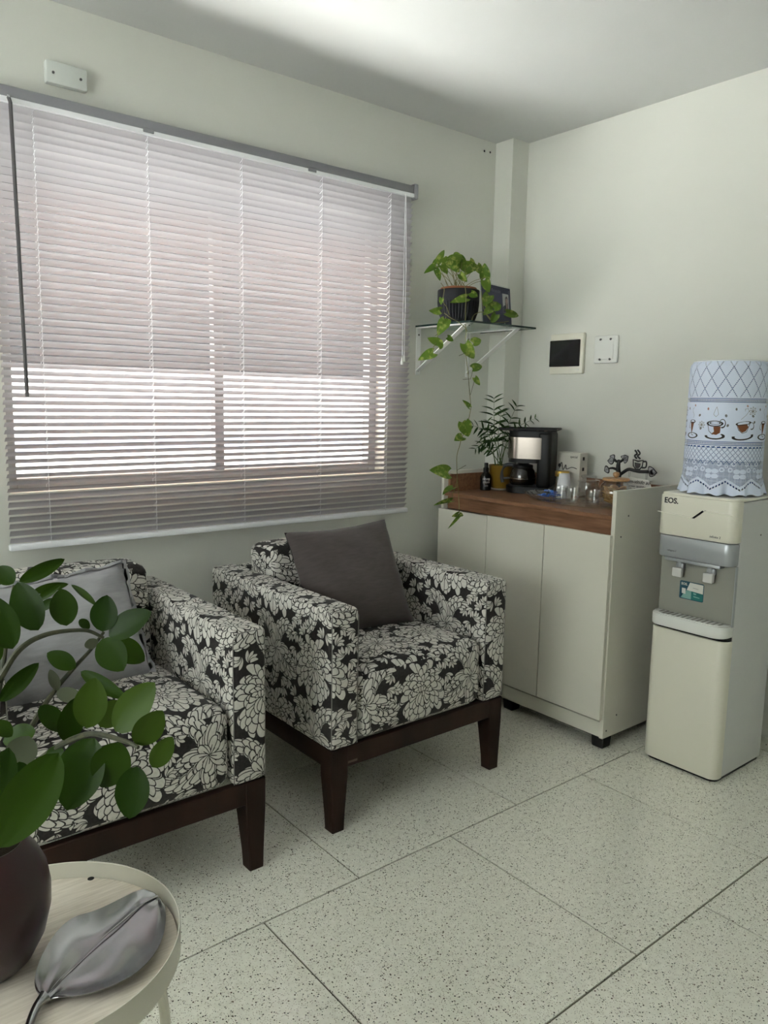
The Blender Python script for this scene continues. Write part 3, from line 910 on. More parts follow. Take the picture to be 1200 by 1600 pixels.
# potted palm
t = thing('potted_palm', 'small parlour palm in a mustard yellow pot behind the coffee maker', 'plant', (2.900, 2.648, CT + .0108))
MUST = mat('mustard_ceramic', (.23, .135, .016), .45)
put('pot', MB().lathe([(0, 0), (.042, 0), (.045, .003), (.060, .112), (.0615, .115), (.058, .115), (.055, .098), (0, .098)], 40), MUST, t)
SOIL = mat('potting_soil', (.03, .02, .012), .95); noise_bump(SOIL, 90, .8, .006)
put('soil', MB().lathe([(0, .104), (.03, .103), (.0555, .099)], 20), SOIL, t)
def m_leaf(name, c0, c1, rough=.35, tl=.18, var=None, scale=22, coat=0.0):
    m = mat(name, c0, rough, spec=.17, coat=coat)
    ns, ls, b = nodes(m)
    oi = ns.new('ShaderNodeObjectInfo'); tc = ns.new('ShaderNodeTexCoord')
    r = ramp(m.node_tree, [(0, c0), (1, c1)]); ls.new(oi.outputs['Random'], r.inputs[0])
    last = r.outputs[0]
    if var:
        nz = ns.new('ShaderNodeTexNoise'); nz.inputs['Scale'].default_value = scale; nz.inputs['Detail'].default_value = 5
        g = ns.new('ShaderNodeNewGeometry'); ls.new(g.outputs['Position'], nz.inputs['Vector'])
        rv = ramp(m.node_tree, [(.52, (0, 0, 0)), (.66, (1, 1, 1))]); ls.new(nz.outputs[0], rv.inputs[0])
        mx = ns.new('ShaderNodeMix'); mx.data_type = 'RGBA'; mx.inputs['B'].default_value = (*var, 1)
        ls.new(rv.outputs[0], mx.inputs['Factor']); ls.new(last, mx.inputs['A']); last = mx.outputs['Result']
    ls.new(last, b.inputs['Base Color'])
    t_ = ns.new('ShaderNodeBsdfTranslucent'); ls.new(last, t_.inputs[0])
    ms = ns.new('ShaderNodeMixShader'); ms.inputs[0].default_value = tl
    ls.new(b.outputs[0], ms.inputs[1]); ls.new(t_.outputs[0], ms.inputs[2]); ls.new(ms.outputs[0], ns['Material Output'].inputs[0])
    return m
PALM = m_leaf('palm_leaf', (.012, .034, .008), (.035, .075, .016), .5, .12)
PSTEM = mat('palm_stem', (.07, .12, .03), .5)
def blade_mesh(w_=.11, bow=.12):
    mb = MB()
    def fn(a, b):
        v = 2 * b - 1; hw = w_ * (sin(pi * min(1, a * 1.02) ** .75)) ** .8 + .004
        return (v * hw, a, bow * a * a * -1 + abs(v) * hw * .5)
    mb.grid(fn, 9, 2); return mb.mesh('leaflet', 0, False)
LEAFLET = blade_mesh(); LEAFLET.materials.append(PALM)
def orient(B, Tp, N, wid):
    y = Vector(Tp) - Vector(B); L = y.length; y.normalize()
    N = Vector(N); x = y.cross(N); x.normalize(); z = x.cross(y)
    m = Matrix.Identity(4)
    for i in range(3): m[i][0], m[i][1], m[i][2], m[i][3] = x[i] * wid, y[i] * L, z[i] * L, B[i]
    return m
def curve_pts(P, n=14):
    P = [Vector(p) for p in P]; out = []
    for i in range(len(P) - 1):
        a, b, c, d = P[max(i - 1, 0)], P[i], P[i + 1], P[min(i + 2, len(P) - 1)]
        k = max(2, n // (len(P) - 1))
        for j in range(k):
            s_ = j / k
            out.append(.5 * ((2 * b) + (c - a) * s_ + (2 * a - 5 * b + 4 * c - d) * s_ * s_ + (3 * b - a - 3 * c + d) * s_ ** 3))
    out.append(P[-1]); return out
O = Vector(t.location)
fr = [([(777, 726), (774, 690), (772, 650), (772, 621)], 2.60, 7, .088, .35),
      ([(780, 726), (786, 690), (795, 662), (808, 633)], 2.60, 7, .07, .3),
      ([(782, 726), (792, 690), (808, 668), (838, 653)], 2.55, 8, .05, .2),
      ([(775, 726), (768, 690), (757, 672), (738, 665)], 2.66, 6, .06, .5),
      ([(774, 726), (766, 704), (756, 694), (742, 702)], 2.68, 6, .055, .5),
      ([(778, 726), (778, 690), (780, 665), (784, 640)], 2.56, 6, .06, .3),
      ([(781, 726), (790, 700), (802, 682), (822, 668)], 2.52, 6, .05, .3),
      ([(776, 726), (770, 708), (762, 700), (750, 688)], 2.63, 6, .05, .5),
      ([(779, 726), (776, 700), (768, 680), (762, 656)], 2.71, 5, .05, .4)]
for pts, yq, n, ll, droop in fr:
    base = Vector((O.x + rnd.uniform(-.02, .02), O.y + rnd.uniform(-.02, .02), CT + .112))
    P = [base] + [at_y(x, y, O.y + (yq - O.y) * (k + 1) / 3) for k, (x, y) in enumerate(pts[1:])]
    cp = curve_pts(P, 24)
    loc = [p - O for p in cp]
    f = put('frond', MB().tube(loc, [.0024 - .0018 * i / len(loc) for i in range(len(loc))], 5), PSTEM, t)
    for k in range(n):
        s_ = .36 + .62 * k / (n - 1)
        i = min(int(s_ * (len(loc) - 1)), len(loc) - 2)
        p, tg = loc[i], (loc[i + 1] - loc[i]).normalized()
        sd = tg.cross(Vector((-.63, -.77, .15))).normalized()
        for sg in (-1, 1):
            L = ll * (1 - .45 * abs(s_ - .55) / .5) * rnd.uniform(.85, 1.1)
            dr = (sd * sg * .9 + tg * (.25 + .5 * s_) + Vector((0, 0, -droop * .4))).normalized()
            o = put('leaflet', LEAFLET, None, f, mtx=orient(p, p + dr * L, (rnd.uniform(-.5, 0), -.5, .8), L * 1.0))
t = thing('saucer', 'small white saucer under the mustard pot', 'saucer', (2.900, 2.648, CT + .0003))
put('dish', MB().lathe([(0, .001), (.045, .001), (.062, .010), (.064, .0125), (.061, .0125), (.046, .0095), (0, .0095)], 40), WHITEP, t)

# coffee maker
CMR = radians(118)
t = thing('coffee_maker', 'black and steel drip coffee maker with a glass jug on the cabinet', 'coffee maker', (2.935, 2.485, CT), CMR)
def dshape(x0, x1, hw, n=18, rc=.022):
    pts = []
    R = hw
    for i in range(n + 1):
        a = -pi / 2 + pi * i / n
        pts.append((x1 - R * .80 + R * .80 * cos(a), R * sin(a)))
    for (cx, cy_, a0) in ((x0 + rc, hw - rc, pi / 2), (x0 + rc, -hw + rc, pi)):
        for i in range(5):
            a = a0 + pi / 2 * i / 4
            pts.append((cx + rc * cos(a), cy_ + rc * sin(a)))
    return pts
zx = lambda u, v, h: (u, v, h)
put('base', MB().prism(dshape(-.11, .115, .083), zx, .003, .034), BLACKP, t)
put('warming_plate', MB().lathe([(0, .0345), (.062, .0345), (.064, .036), (0, .037)], 36, (.035, 0, 0)), SCREW, t)
put('tower', MB().box(-.112, -.045, -.083, .083, .033, .300, .014, 3), BLACKP, t)
put('brew_head', MB().prism(dshape(-.06, .108, .078), zx, .150, .172), BLACKP, t)
put('steel_band', MB().prism(dshape(-.085, .112, .0835), zx, .170, .272), STEEL, t)
put('lid', MB().prism(dshape(-.11, .108, .080), zx, .2725, .302), BLACKP, t)
put('filter_cone', MB().lathe([(0, .1385), (.022, .1385), (.040, .150), (0, .150)], 24, (.035, 0, 0)), BLACKP, t)
dl = text_mesh('Oster', .022, .0006, .2)
put('lettering', dl, mat('logo_black', (.03, .03, .03), .4), t, mtx=frame_mtx(Vector((.0955, .046, .190)), (-.62, .78, 0), (0, 0, 1)))
cr = thing('carafe', None, None); cr.parent = t; cr.location = (.038, 0, .0375)
CAR = m_glass('carafe_glass', (.55, .52, .50), .02, .8)
put('glass_jug', MB().lathe([(0, .001), (.054, .001), (.062, .010), (.064, .040), (.058, .070), (.046, .088), (.047, .092), (.0445, .092), (.0435, .087), (.0555, .069), (.0615, .040), (.0595, .011), (.053, .0035), (0, .0035)], 40), CAR, cr)
put('jug_collar', MB().lathe([(.0465, .082), (.049, .084), (.049, .096), (.0465, .098)], 36), BLACKP, cr)
put('jug_lid', MB().lathe([(0, .094), (.044, .094), (.047, .0985), (.030, .1005), (0, .1005)], 36), BLACKP, cr)
put('jug_band', MB().lathe([(.0645, .030), (.066, .031), (.066, .036), (.0645, .037)], 36), STEEL, cr)
HG = mat('handle_grey_black', (.045, .045, .052), .35)
put('handle', MB().tube(curve_pts([(.047, 0, .094), (.085, 0, .092), (.103, 0, .070), (.104, 0, .035), (.098, 0, .006)], 20), .0095, 10), HG, cr)
put('handle_arm', MB().tube([(.062, 0, .030), (.100, 0, .026)], .006, 8), HG, cr)

# patterned tray on the machine
t = thing('snack_tray', 'thin dark patterned tray lying on top of the coffee maker', 'tray', (2.925, 2.475, CT + .3045), CMR + radians(4))
TRAYM = mat('tray_pattern', (.05, .04, .035), .25)
ns, ls, b = nodes(TRAYM)
vt = ns.new('ShaderNodeTexVoronoi'); vt.inputs['Scale'].default_value = 48; vt.feature = 'F1'
tc = ns.new('ShaderNodeTexCoord'); ls.new(tc.outputs['Object'], vt.inputs['Vector'])
r = ramp(TRAYM.node_tree, [(.2, (.20, .15, .12)), (.45, (.02, .017, .016))]); ls.new(vt.outputs[0], r.inputs[0]); ls.new(r.outputs[0], b.inputs['Base Color'])
put('tray_plate', MB().box(-.122, .140, -.098, .098, .0, .004, .0018, 1), TRAYM, t)
rm = MB()
cs = [(-.122, -.098), (.140, -.098), (.140, .098), (-.122, .098)]
rm.tube([(x * 1.03, y * 1.03, .008) for x, y in cs], .0045, 6, closed=True)
put('tray_rim', rm, BLACKP, t)

# recipe box / card behind
t = thing('gift_box', 'cream printed cardboard box standing behind the coffee maker', 'box', (3.047, 2.322, CT), radians(0))
BOXM = mat('cream_card', (.62, .60, .53), .6)
put('carton', MB().box(-.03, .03, -.066, .066, .001, .205, .002, 1), BOXM, t)
INK = mat('ink_dark', (.035, .03, .03), .6)
put('lettering', text_mesh('special', .016, .0004), INK, t, mtx=frame_mtx(Vector((-.0303, -.030, .185)), (0, -1, 0), (0, 0, 1)))
sq = MB(); sq.tube(curve_pts([(-.031, .052, .125), (-.031, .040, .155), (-.031, .03, .120), (-.031, .015, .145), (-.031, .01, .125), (-.031, -.02, .135), (-.031, -.05, .130)], 40), .0018, 5)
put('drawn_swirl', sq, INK, t)
put('drawn_heart', MB().lathe([(0, 0), (.009, .0001), (.0085, .0012), (0, .0015)], 14, mtx=frame_mtx(Vector((-.0302, .052, .140)), (0, -1, 0), (0, 0, 1))), INK, t)
for z in (.17, .12): put('side_mark', MB().box(-.01, .004, -.0668, -.0659, z, z + .016), INK, t)

# gold-lidded jar
def jar_profile(rb, h, rn, wall=.002):
    o_ = [(0, 0), (rb * .92, 0), (rb, .005), (rb, h * .72), (rn + .002, h * .90), (rn, h)]
    i_ = [(rn - wall, h), (rn - wall + .001, h * .9), (rb - wall, h * .71), (rb - wall, .007), (0, .005)]
    return o_ + i_
t = thing('coffee_jar', 'glass coffee jar with a gold lid beside the coffee maker', 'jar', (2.96, 2.312, CT + .0004))
put('jar_glass', MB().lathe(jar_profile(.036, .098, .029), 32), CLEAR, t)
COF = mat('instant_coffee', (.05, .025, .015), .9); noise_bump(COF, 300, .7, .003)
put('coffee', MB().lathe([(0, .006), (.033, .006), (.0335, .03), (0, .033)], 28), COF, t)
GOLD = mat('gold_lid', (.55, .36, .09), .3, metal=.9)
put('lid', MB().lathe([(0, .094), (.0325, .094), (.0335, .096), (.0335, .116), (.032, .119), (0, .119)], 36), GOLD, t)

# cut-glass tray
TCX, TCY, TA, TB_ = 2.795, 2.10, .145, .265
t = thing('cut_glass_tray', 'oval cut glass tray holding cups and jars on the cabinet', 'tray', (TCX, TCY, CT))
mb = MB()
def tray_fn(rf, z, rip=0.0):
    return lambda a, n: (TA * rf * cos(a) * (1 + rip * cos(n * a)), TB_ * rf * sin(a) * (1 + rip * cos(n * a)), z)
rings = [(.02, .002, 0), (.86, .002, 0), (.93, .012, .012), (1.0, .030, .028), (1.0, .034, .028), (.975, .033, .026), (.90, .015, .010), (.84, .0065, 0), (.02, .0065, 0)]
N_ = 144; vs, fs = [], []
for rf, z, rp in rings:
    f_ = tray_fn(rf, z, rp)
    for i in range(N_): vs.append(f_(2 * pi * i / N_, 24))
for k in range(len(rings) - 1):
    for i in range(N_): fs.append((k * N_ + i, k * N_ + (i + 1) % N_, (k + 1) * N_ + (i + 1) % N_, (k + 1) * N_ + i))
fs.append(tuple(range(N_))[::-1]); fs.append(tuple(range(len(vs) - N_, len(vs))))
mb.add(vs, fs)
CUT = m_glass('cut_glass', (.98, .985, .98), .05, .965, .8, .04)
put('tray_bowl', mb.mesh('tray_bowl', 25), CUT, t)
TZ = CT + .007
# blue sachets
SAB = mat('sachet_blue', (.05, .16, .48), .4); noise_col(SAB, 60, (.02, .13, .55), (.60, .68, .78), .55, .66, 2)
for k in range(9):
    a = rnd.uniform(0, 3.1)
    x, y = 2.80 + rnd.uniform(-.035, .045), 2.268 + rnd.uniform(-.045, .03)
    mb = pillow(.058, .022, .006, .1, .0008, 20 + k, 8, .02)
    o = put('sachet', mb, SAB, mtx=Matrix.Translation((x, y, TZ + .006 + .0045 * (k // 3 + k * .35))) @ Matrix.Rotation(a, 4, 'Z') @ Matrix.Rotation(rnd.uniform(-.12, .12), 4, 'X'))
    tag(o, 'blue and white sugar sachet heaped at the far end of the glass tray', 'sachet', 'sugar sachets on the glass tray')
# disposable cups, nested upside down
CUPM = m_translucent('white_cup', (.80, .81, .83), (.8, .8, .82), .2, .4, .05)
cupp = [(.0325, 0), (.0345, .0005), (.034, .003), (.0325, .003), (.0235, .072), (.0225, .074), (0, .074), (0, .0728), (.022, .0728), (.0315, .002), (.0325, 0)]
cup_me = MB().lathe(cupp, 32).mesh('plastic_cup'); cup_me.materials.append(CUPM)
for k in range(5):
    o = put('plastic_cup', cup_me, None, loc=(2.862, 2.222, TZ + .0005 + .0095 * k))
    tag(o, ('lowest white disposable cup of the upside-down stack, rim on the glass tray', 'second white disposable cup from the bottom of the upside-down stack', 'middle white disposable cup of the upside-down stack on the glass tray', 'white disposable cup just under the topmost one of the stack', 'topmost white disposable cup of the upside-down stack, its base showing')[k], 'cup', 'stacked disposable cups')
# glass mugs
def make_mug(label):
    g = thing('glass_mug', label, 'mug', (0, 0, 0), 0, 'glass mugs on the tray')
    put('mug_glass', MB().lathe([(0, .001), (.024, .001), (.027, .004), (.029, .03), (.033, .066), (.0325, .0675), (.031, .0665), (.027, .03), (.024, .009), (0, .008)], 36), CLEAR, g)
    put('handle', MB().tube(curve_pts([(.0315, 0, .055), (.046, 0, .054), (.050, 0, .040), (.044, 0, .024), (.0285, 0, .018)], 16), .0035, 8), CLEAR, g)
    return g
mugs = [(2.735, 2.075, 2.6, 'empty clear glass mug at the front of the tray, beside the plastic cups'),
        (2.755, 1.985, -.6, 'empty clear glass mug at the front of the tray, beside the cookie jar'),
        (2.765, 2.165, 2.3, 'clear glass mug nearest the blue sachets')]
g0 = None
for x, y, a, lb in mugs:
    g = g0 = make_mug(lb) if g0 is None else copy_tree(g0)
    g.location = (x, y, TZ); g.rotation_euler = (0, 0, a); g['label'] = lb
# printed tea glass lid jar
t = thing('glass_canister', 'low clear glass canister with a thick glass lid behind the mugs', 'jar', (2.888, 2.105, TZ))
put('canister_glass', MB().lathe(jar_profile(.048, .082, .043, .003), 40), CLEAR, t)
put('glass_lid', MB().lathe([(0, .083), (.046, .083), (.049, .087), (.047, .092), (.030, .094), (.028, .098), (.036, .106), (.034, .113), (.020, .116), (0, .116)], 40), CLEAR, t)
put('canister_band', MB().lathe([(.0435, .081), (.0455, .0815), (.0455, .0835), (.0435, .084)], 36), CLEAR, t)

# cookie jar
JL = Vector((2.855, 1.943, TZ))
t = thing('cookie_jar', 'round glass jar of biscuits with a wooden lid by the cabinet end panel', 'jar', JL)
put('jar_glass', MB().lathe([(0, .001), (.046, .001), (.056, .008), (.068, .036), (.070, .058), (.062, .085), (.050, .098), (.052, .104), (.049, .104), (.047, .098), (.0595, .084), (.0672, .058), (.0655, .037), (.054, .010), (.045, .0045), (0, .0045)], 44), CLEAR, t)
LIDW = mat('beech_wood', (.42, .24, .11), .45); noise_col(LIDW, 20, (.34, .18, .08), (.50, .30, .15), .3, .7, 4, stretch=(1, 6, 6))
o = put('lid', MB().lathe([(0, .1045), (.053, .1045), (.0565, .107), (.0565, .113), (.054, .116), (0, .117)], 40), LIDW, t)
put('knob', MB().lathe([(0, .116), (.006, .117), (.007, .121), (.0135, .127), (.0145, .134), (.011, .141), (0, .1435)], 24), LIDW, o)
COOK = mat('biscuit', (.50, .29, .10), .8); noise_col(COOK, 60, (.36, .18, .055), (.60, .37, .14), .3, .7, 4)
ck = MB().lathe([(0, 0), (.016, 0), (.0185, .0015), (.0195, .004), (.0175, .0065), (.010, .0072), (0, .0066)], 18).mesh('biscuit'); ck.materials.append(COOK)
rr_ = random.Random(4)
lay = [(.009, 6, .034), (.020, 7, .040), (.031, 7, .042), (.043, 7, .042), (.055, 6, .040), (.066, 5, .036)]
for z, n, rad in lay:
    for i in range(n):
        a = 2 * pi * i / n + z * 50
        tilt = rr_.uniform(.25, .75)
        p = JL + Vector((rad * cos(a) * .92, rad * sin(a) * .92, z + .004))
        o = put('biscuit', ck, None, mtx=Matrix.Translation(p) @ Matrix.Rotation(a + rr_.uniform(-.4, .4), 4, 'Z') @ Matrix.Rotation(-tilt, 4, 'Y'))
        tag(o, 'round golden biscuit inside the glass jar with the wooden lid', 'biscuit', 'biscuits in the cookie jar')

# welcome sign: black branch with a hanging plaque
GX = 2.985
t = thing('branch_sign', 'black metal coffee branch ornament with a white hanging plaque', 'ornament', (GX, 1.955, CT + .0004))
BM = mat('matt_black_metal', (.012, .012, .013), .5)
def gp(px, py): p = at_x(px, py, GX); return Vector((0, p.y - 1.955, p.z - CT))
trunk = [gp(967, 742), gp(966, 735), gp(966, 728), gp(967, 720)]
foot_y = trunk[0].y
put('stand_base', MB().box(-.022, .022, foot_y - .045, foot_y + .045, 0, .004, .001, 1), BM, t)
b_ = MB()
b_.tube([(0, foot_y, .003), (0, foot_y, trunk[0].z * .6)] + trunk, [.0095, .0095, .0115, .0105, .0095, .0075], 10)
b_.tube(curve_pts([trunk[0] + Vector((0, 0, -.004)), gp(974, 738), gp(982, 733.5), gp(990, 735), (gp(1000, 737)), gp(1013, 737)], 24), .0074, 8)
b_.tube(curve_pts([trunk[1], gp(962, 733), gp(957, 731.5), gp(952, 732)], 12), [.0075 - .0035 * i / 12 for i in range(13)], 8)
b_.tube(curve_pts([trunk[3], gp(970, 721), gp(974, 718)], 8), .0058, 8)
b_.tube(curve_pts([trunk[3], gp(963, 721), gp(960, 718)], 8), .0058, 8)
put('branch', b_, BM, t)
SIL = mat('leaf_plate_grey', (.32, .32, .33), .4, metal=.3)
def metal_leaf(a, tip, w_):
    a, tip = gp(*a), gp(*tip); d_ = tip - a; n_ = Vector((0, -d_.z, d_.y)).normalized(); L = d_.length
    def outl(k): return [a + d_ * s_ + n_ * sg * w_ * k * sin(pi * s_ ** .8) for sg, rng_ in ((1, range(0, 9)), (-1, range(7, 0, -1))) for s_ in [i / 8 for i in rng_]]
    lf = MB()
    P = outl(1.0); lf.prism([(p.y, p.z) for p in P], lambda u, v, h: (h, u, v), -.0012, .0012)
    l_ = put('leaf', lf, BM, t)
    cen = a + d_ * .5
    Q = [cen + (p - cen) * .72 for p in P]
    put('leaf_inlay', MB().prism([(p.y, p.z) for p in Q], lambda u, v, h: (h, u, v), -.0020, -.0011), SIL, l_)
    put('leaf_vein', MB().tube([a + Vector((-.002, 0, 0)), a + d_ * .8 + Vector((-.002, 0, 0))], .0009, 5), BM, l_)
for a, b2, w_ in (((960, 718), (953, 712), .011), ((960, 721), (949, 720), .010), ((974, 718), (976, 711), .010), ((974, 718), (982, 713), .010), ((974, 719), (981, 720), .009),
                  ((952, 732), (944, 736), .012), ((1013, 737), (1022, 732), .012), ((1013, 737), (1027, 739), .011), ((1014, 738), (1024, 743), .010)):
    metal_leaf(a, b2, w_ * 1.6)
cup = MB()
cc = gp(996, 729)
cup.tube([cc + Vector((0, .016, .014)), cc + Vector((0, .014, -.004)), cc + Vector((0, .006, -.014)), cc + Vector((0, -.008, -.014)), cc + Vector((0, -.016, -.004)), cc + Vector((0, -.018, .014)), cc + Vector((0, -.001, .010))], .0022, 6, closed=True)
cup.tube(curve_pts([cc + Vector((0, -.017, .010)), cc + Vector((0, -.029, .010)), cc + Vector((0, -.028, -.006)), cc + Vector((0, -.015, -.008))], 12), .0026, 6)
cup.tube([cc + Vector((0, .024, -.018)), cc + Vector((0, -.026, -.018))], .0028, 6)
cup.prism([(.010, .006), (-.010, .004), (-.009, -.006), (-.003, -.011), (.005, -.011), (.009, -.004)], lambda u, v, h: (h, cc.y + u, cc.z + v), -.0015, .0015)
cup.tube(curve_pts([cc + Vector((0, .004, .018)), cc + Vector((0, .012, .026)), cc + Vector((0, .004, .033)), cc + Vector((0, .012, .043))], 12), .0028, 6)
cup.tube(curve_pts([cc + Vector((0, -.008, .018)), cc + Vector((0, .002, .026)), cc + Vector((0, -.006, .034)), cc + Vector((0, .003, .044))], 12), .0028, 6)
for v in cup.bm.verts: v.co = cc + Vector((v.co.x - cc.x, (v.co.y - cc.y) * 1.45, (v.co.z - cc.z) * 1.45 + .008)) if True else v.co
put('coffee_cup_cutout', cup, BM, t)
A, B_, D_ = gp(978, 744), gp(1014, 745), gp(1018, 758)
py0, py1 = A.y + .004, D_.y
pz0, pz1 = gp(985, 769).z, A.z - .002
pq = put('plaque', MB().prism([(py0 - .008, pz1), (py1 + .014, pz1 - .006), (py1, (pz0 + pz1) / 2), (py1 + .014, pz0 + .002), (py0 - .008, pz0), (py0 + .006, (pz0 + pz1) / 2)], lambda u, v, h: (h, u, v), -.004, -.001), mat('plaque_white', (.66, .65, .60), .5), t)
ym = (py0 + py1) / 2
for s_, sz, dz_ in (('Bem-vindo ao', .0225, -.019), ('nosso cantinho', .0135, -.038), ('do café', .0135, -.052)):
    put('lettering', text_mesh(s_, sz, .0003, .35, 'CENTER', .0003), INK, pq, mtx=frame_mtx(Vector((-.0042, ym + .002, pz1 + dz_)), (0, -1, 0), (0, 0, 1)))
for q in (gp(984, 738), gp(1011, 738)):
    h_ = MB()
    for dy in (-.004, .004): h_.tube([q + Vector((-.0025, dy, .003)), Vector((-.0025, q.y + dy * .6, pz1 - .006))], .0006, 5)
    put('hanging_cord', h_, BM, t)

# ------------------------------------------------------------------ water dispenser
DX, DY = 2.865, 1.48
t = thing('water_dispenser', 'ivory free-standing water dispenser with two taps beside the cabinet', 'water dispenser', (DX, DY, 0))
def front_round(x0, x1, hw, r=.035, n=7):
    pts = []
    for (cy_, a0) in ((-hw + r, pi * 1.5), (hw - r, pi)):
        arc = []
        for i in range(n + 1):
            a = a0 - pi / 2 * i / n
            arc.append((x0 + r + r * cos(a), cy_ + r * sin(a)))
        pts += arc
    return pts + [(x1, hw), (x1, -hw)]
HWD = .155
def slab(x0, x1, hw, z0, z1, r=.035, b=.004):
    mb = MB().prism(front_round(x0, x1, hw, r), zx, z0, z1)
    ed = [e for e in mb.bm.edges if abs(e.verts[0].co.z - e.verts[1].co.z) < 1e-6]
    bmesh.ops.recalc_face_normals(mb.bm, faces=mb.bm.faces[:])
    bmesh.ops.bevel(mb.bm, geom=ed, offset=b, segments=2, profile=.5, affect='EDGES')
    return mb
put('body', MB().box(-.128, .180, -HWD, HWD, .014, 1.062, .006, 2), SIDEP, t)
put('lower_door', slab(-.178, -.1285, HWD, .012, .546, .034), IVORY, t)
put('head_cover', slab(-.178, -.1285, HWD, .912, 1.066, .034, .006), IVORY, t)
put('top_cap', slab(-.170, .178, HWD - .002, 1.0625, 1.074, .03), IVORY, t)
put('silver_band', slab(-.176, -.1285, HWD - .003, .826, .911, .034, .008), SILVERP, t)
put('recess_panel', MB().box(-.1345, -.1285, -HWD + .006, HWD - .006, .606, .826, .001, 1), GREYP, t)
put('trim_strip', MB().box(-.142, -.1285, -HWD, -HWD + .005, .600, .826, .001, 1), SILVERP, t)
lip = put('tap_lip', MB().box(-.168, -.130, -.105, .120, .812, .8255, .004, 2), SILVERP, t)
for py_, nm in ((.062, 0), (-.062, 1)):
    tp = thing('tap', None, None); tp.parent = t; tp.location = (-.150, py_, .8125)
    put('spout', MB().cyl((0, 0, 0), (0, 0, -.022), .010, .008, 16), SILVERP, tp)
    put('lever', MB().box(-.022, -.002, -.020, .020, -.058, -.022, .005, 2), mat('tap_lever', (.62, .62, .60), .35), tp)
    put('lever_arm', MB().box(-.004, .016, -.016, .016, -.030, -.006, .004, 2), SILVERP, tp)
tr = put('drip_tray', slab(-.203, -.1285, HWD - .002, .560, .606, .05, .006), WHITEP, t)
g_ = MB()
for k in range(13):
    y = -.12 + .02 * k
    dxx = max(0, abs(y) - .10) * .9
    g_.box(-.190 + dxx, -.140, y - .004, y + .004, .6058, .6078, .0005, 1)
put('tray_grille', g_, GREYP, tr)
put('tray_rim', MB().tube([(-.1305, HWD - .010, .607), (-.16, HWD - .010, .607), (-.188, HWD - .03, .607), (-.197, HWD - .06, .607), (-.197, -HWD + .06, .607), (-.188, -HWD + .03, .607), (-.16, -HWD + .010, .607), (-.1305, -HWD + .010, .607)], .0028, 6), WHITEP, tr)
put('door_gap', slab(-.168, -.1285, HWD - .004, .5455, .5605, .034, .002), BLACKP, t)
put('base_foot', slab(-.165, .170, HWD - .008, .0, .0145, .03, .002), BLACKP, t)
GRV = mat('ivory_groove', (.86, .84, .74), .35)
xs = -.1785
put('groove_line', MB().tube([(xs, .153, .998), (xs, -.005 + .015, .990)], .0016, 6), GRV, t)
put('groove_line', MB().tube([(xs, -.150, 1.016), (xs, -.030, 1.020)], .0016, 6), GRV, t)
put('indicator_slot', MB().prism([(.016, .988), (-.026, 1.023), (-.040, 1.023), (.002, .988)], lambda u, v, h: (h, u, v), xs - .0008, xs + .002), BLACKP, t)
put('slot_rim', MB().tube([(xs, .0135, .989), (xs, -.027, 1.0225), (xs, -.037, 1.0225)], .0014, 6), GRV, t)
LOGO = mat('logo_ink', (.02, .02, .02), .5)
put('lettering', text_mesh('EOS.', .029, .0006, 0, 'LEFT', .0007), LOGO, t, mtx=frame_mtx(Vector((xs - .0006, .128, 1.044)), (0, -1, 0), (0, 0, 1)))
LOGOG = mat('logo_grey', (.12, .12, .12), .5)
put('lettering', text_mesh('infinite 2', .012, .0005, .1, 'LEFT'), LOGOG, t, mtx=frame_mtx(Vector((xs - .0006, -.062, .930)), (0, -1, 0), (0, 0, 1)))
put('lettering', text_mesh('refrigera 2', .009, .0005, .1, 'LEFT'), LOGOG, t, mtx=frame_mtx(Vector((-.1767, .105, .854)), (0, -1, 0), (0, 0, 1)))
# information sticker
PET, TEAL, MINT, PAPER = mat('sticker_petrol', (.012, .075, .115), .4), mat('sticker_teal', (.02, .16, .15), .4), mat('sticker_mint', (.22, .42, .38), .4), mat('sticker_paper', (.62, .62, .58), .5)
xk = -.1346
A_ = at_x(1063, 906, DX + xk); B_ = at_x(1105, 943, DX + xk)
ky0, kz1 = A_.y - DY, A_.z
kw, kh = .098, .070
def sk(name, pts, m, lv, par):
    return put(name, MB().prism(pts, lambda u, v, h: (xk - h, ky0 - u * kw, kz1 - v * kh), .0004 * lv, .0004 * lv + .0004), m, par)
st_ = sk('sticker', [(.04, 0), (.96, 0), (1, .05), (1, .95), (.96, 1), (.04, 1), (0, .95), (0, .05)], PET, 0, t)
sk('sticker_print', [(.42, .04), (.97, .06), (.97, .55), (.30, .48)], PAPER, 1, st_)
sk('sticker_print', [(.30, .49), (.50, .50), (.50, .96), (.06, .96), (.14, .78)], MINT, 1, st_)
sk('sticker_print', [(.51, .50), (.97, .56), (.97, .95), (.51, .96)], TEAL, 1, st_)
sk('sticker_print', [(.58, .56), (.70, .58), (.70, .66), (.60, .66)], MINT, 2, st_)
sk('sticker_print', [(.60, .74), (.85, .78), (.85, .82), (.60, .80)], MINT, 2, st_)
for a_, b2 in ((.30, .40), (.30, .44)): sk('sticker_print', [(.55, a_), (.78, a_ + .02), (.78, a_ + .035), (.55, a_ + .015)], LOGOG, 2, st_)
sk('sticker_print', [(.10, .40), (.26, .41), (.26, .72), (.10, .70)], PAPER, 2, st_)
put('lettering', text_mesh('EOS.', .013, .0002, 0, 'LEFT', .0004), PAPER, st_, mtx=frame_mtx(Vector((xk - .001, ky0 - .006, kz1 - .012)), (0, -1, 0), (0, 0, 1)))
put('plug_hole', MB().cyl((.02, -HWD + .001, .93), (.02, -HWD - .0012, .93), .0035, n=10), SCREW, t)

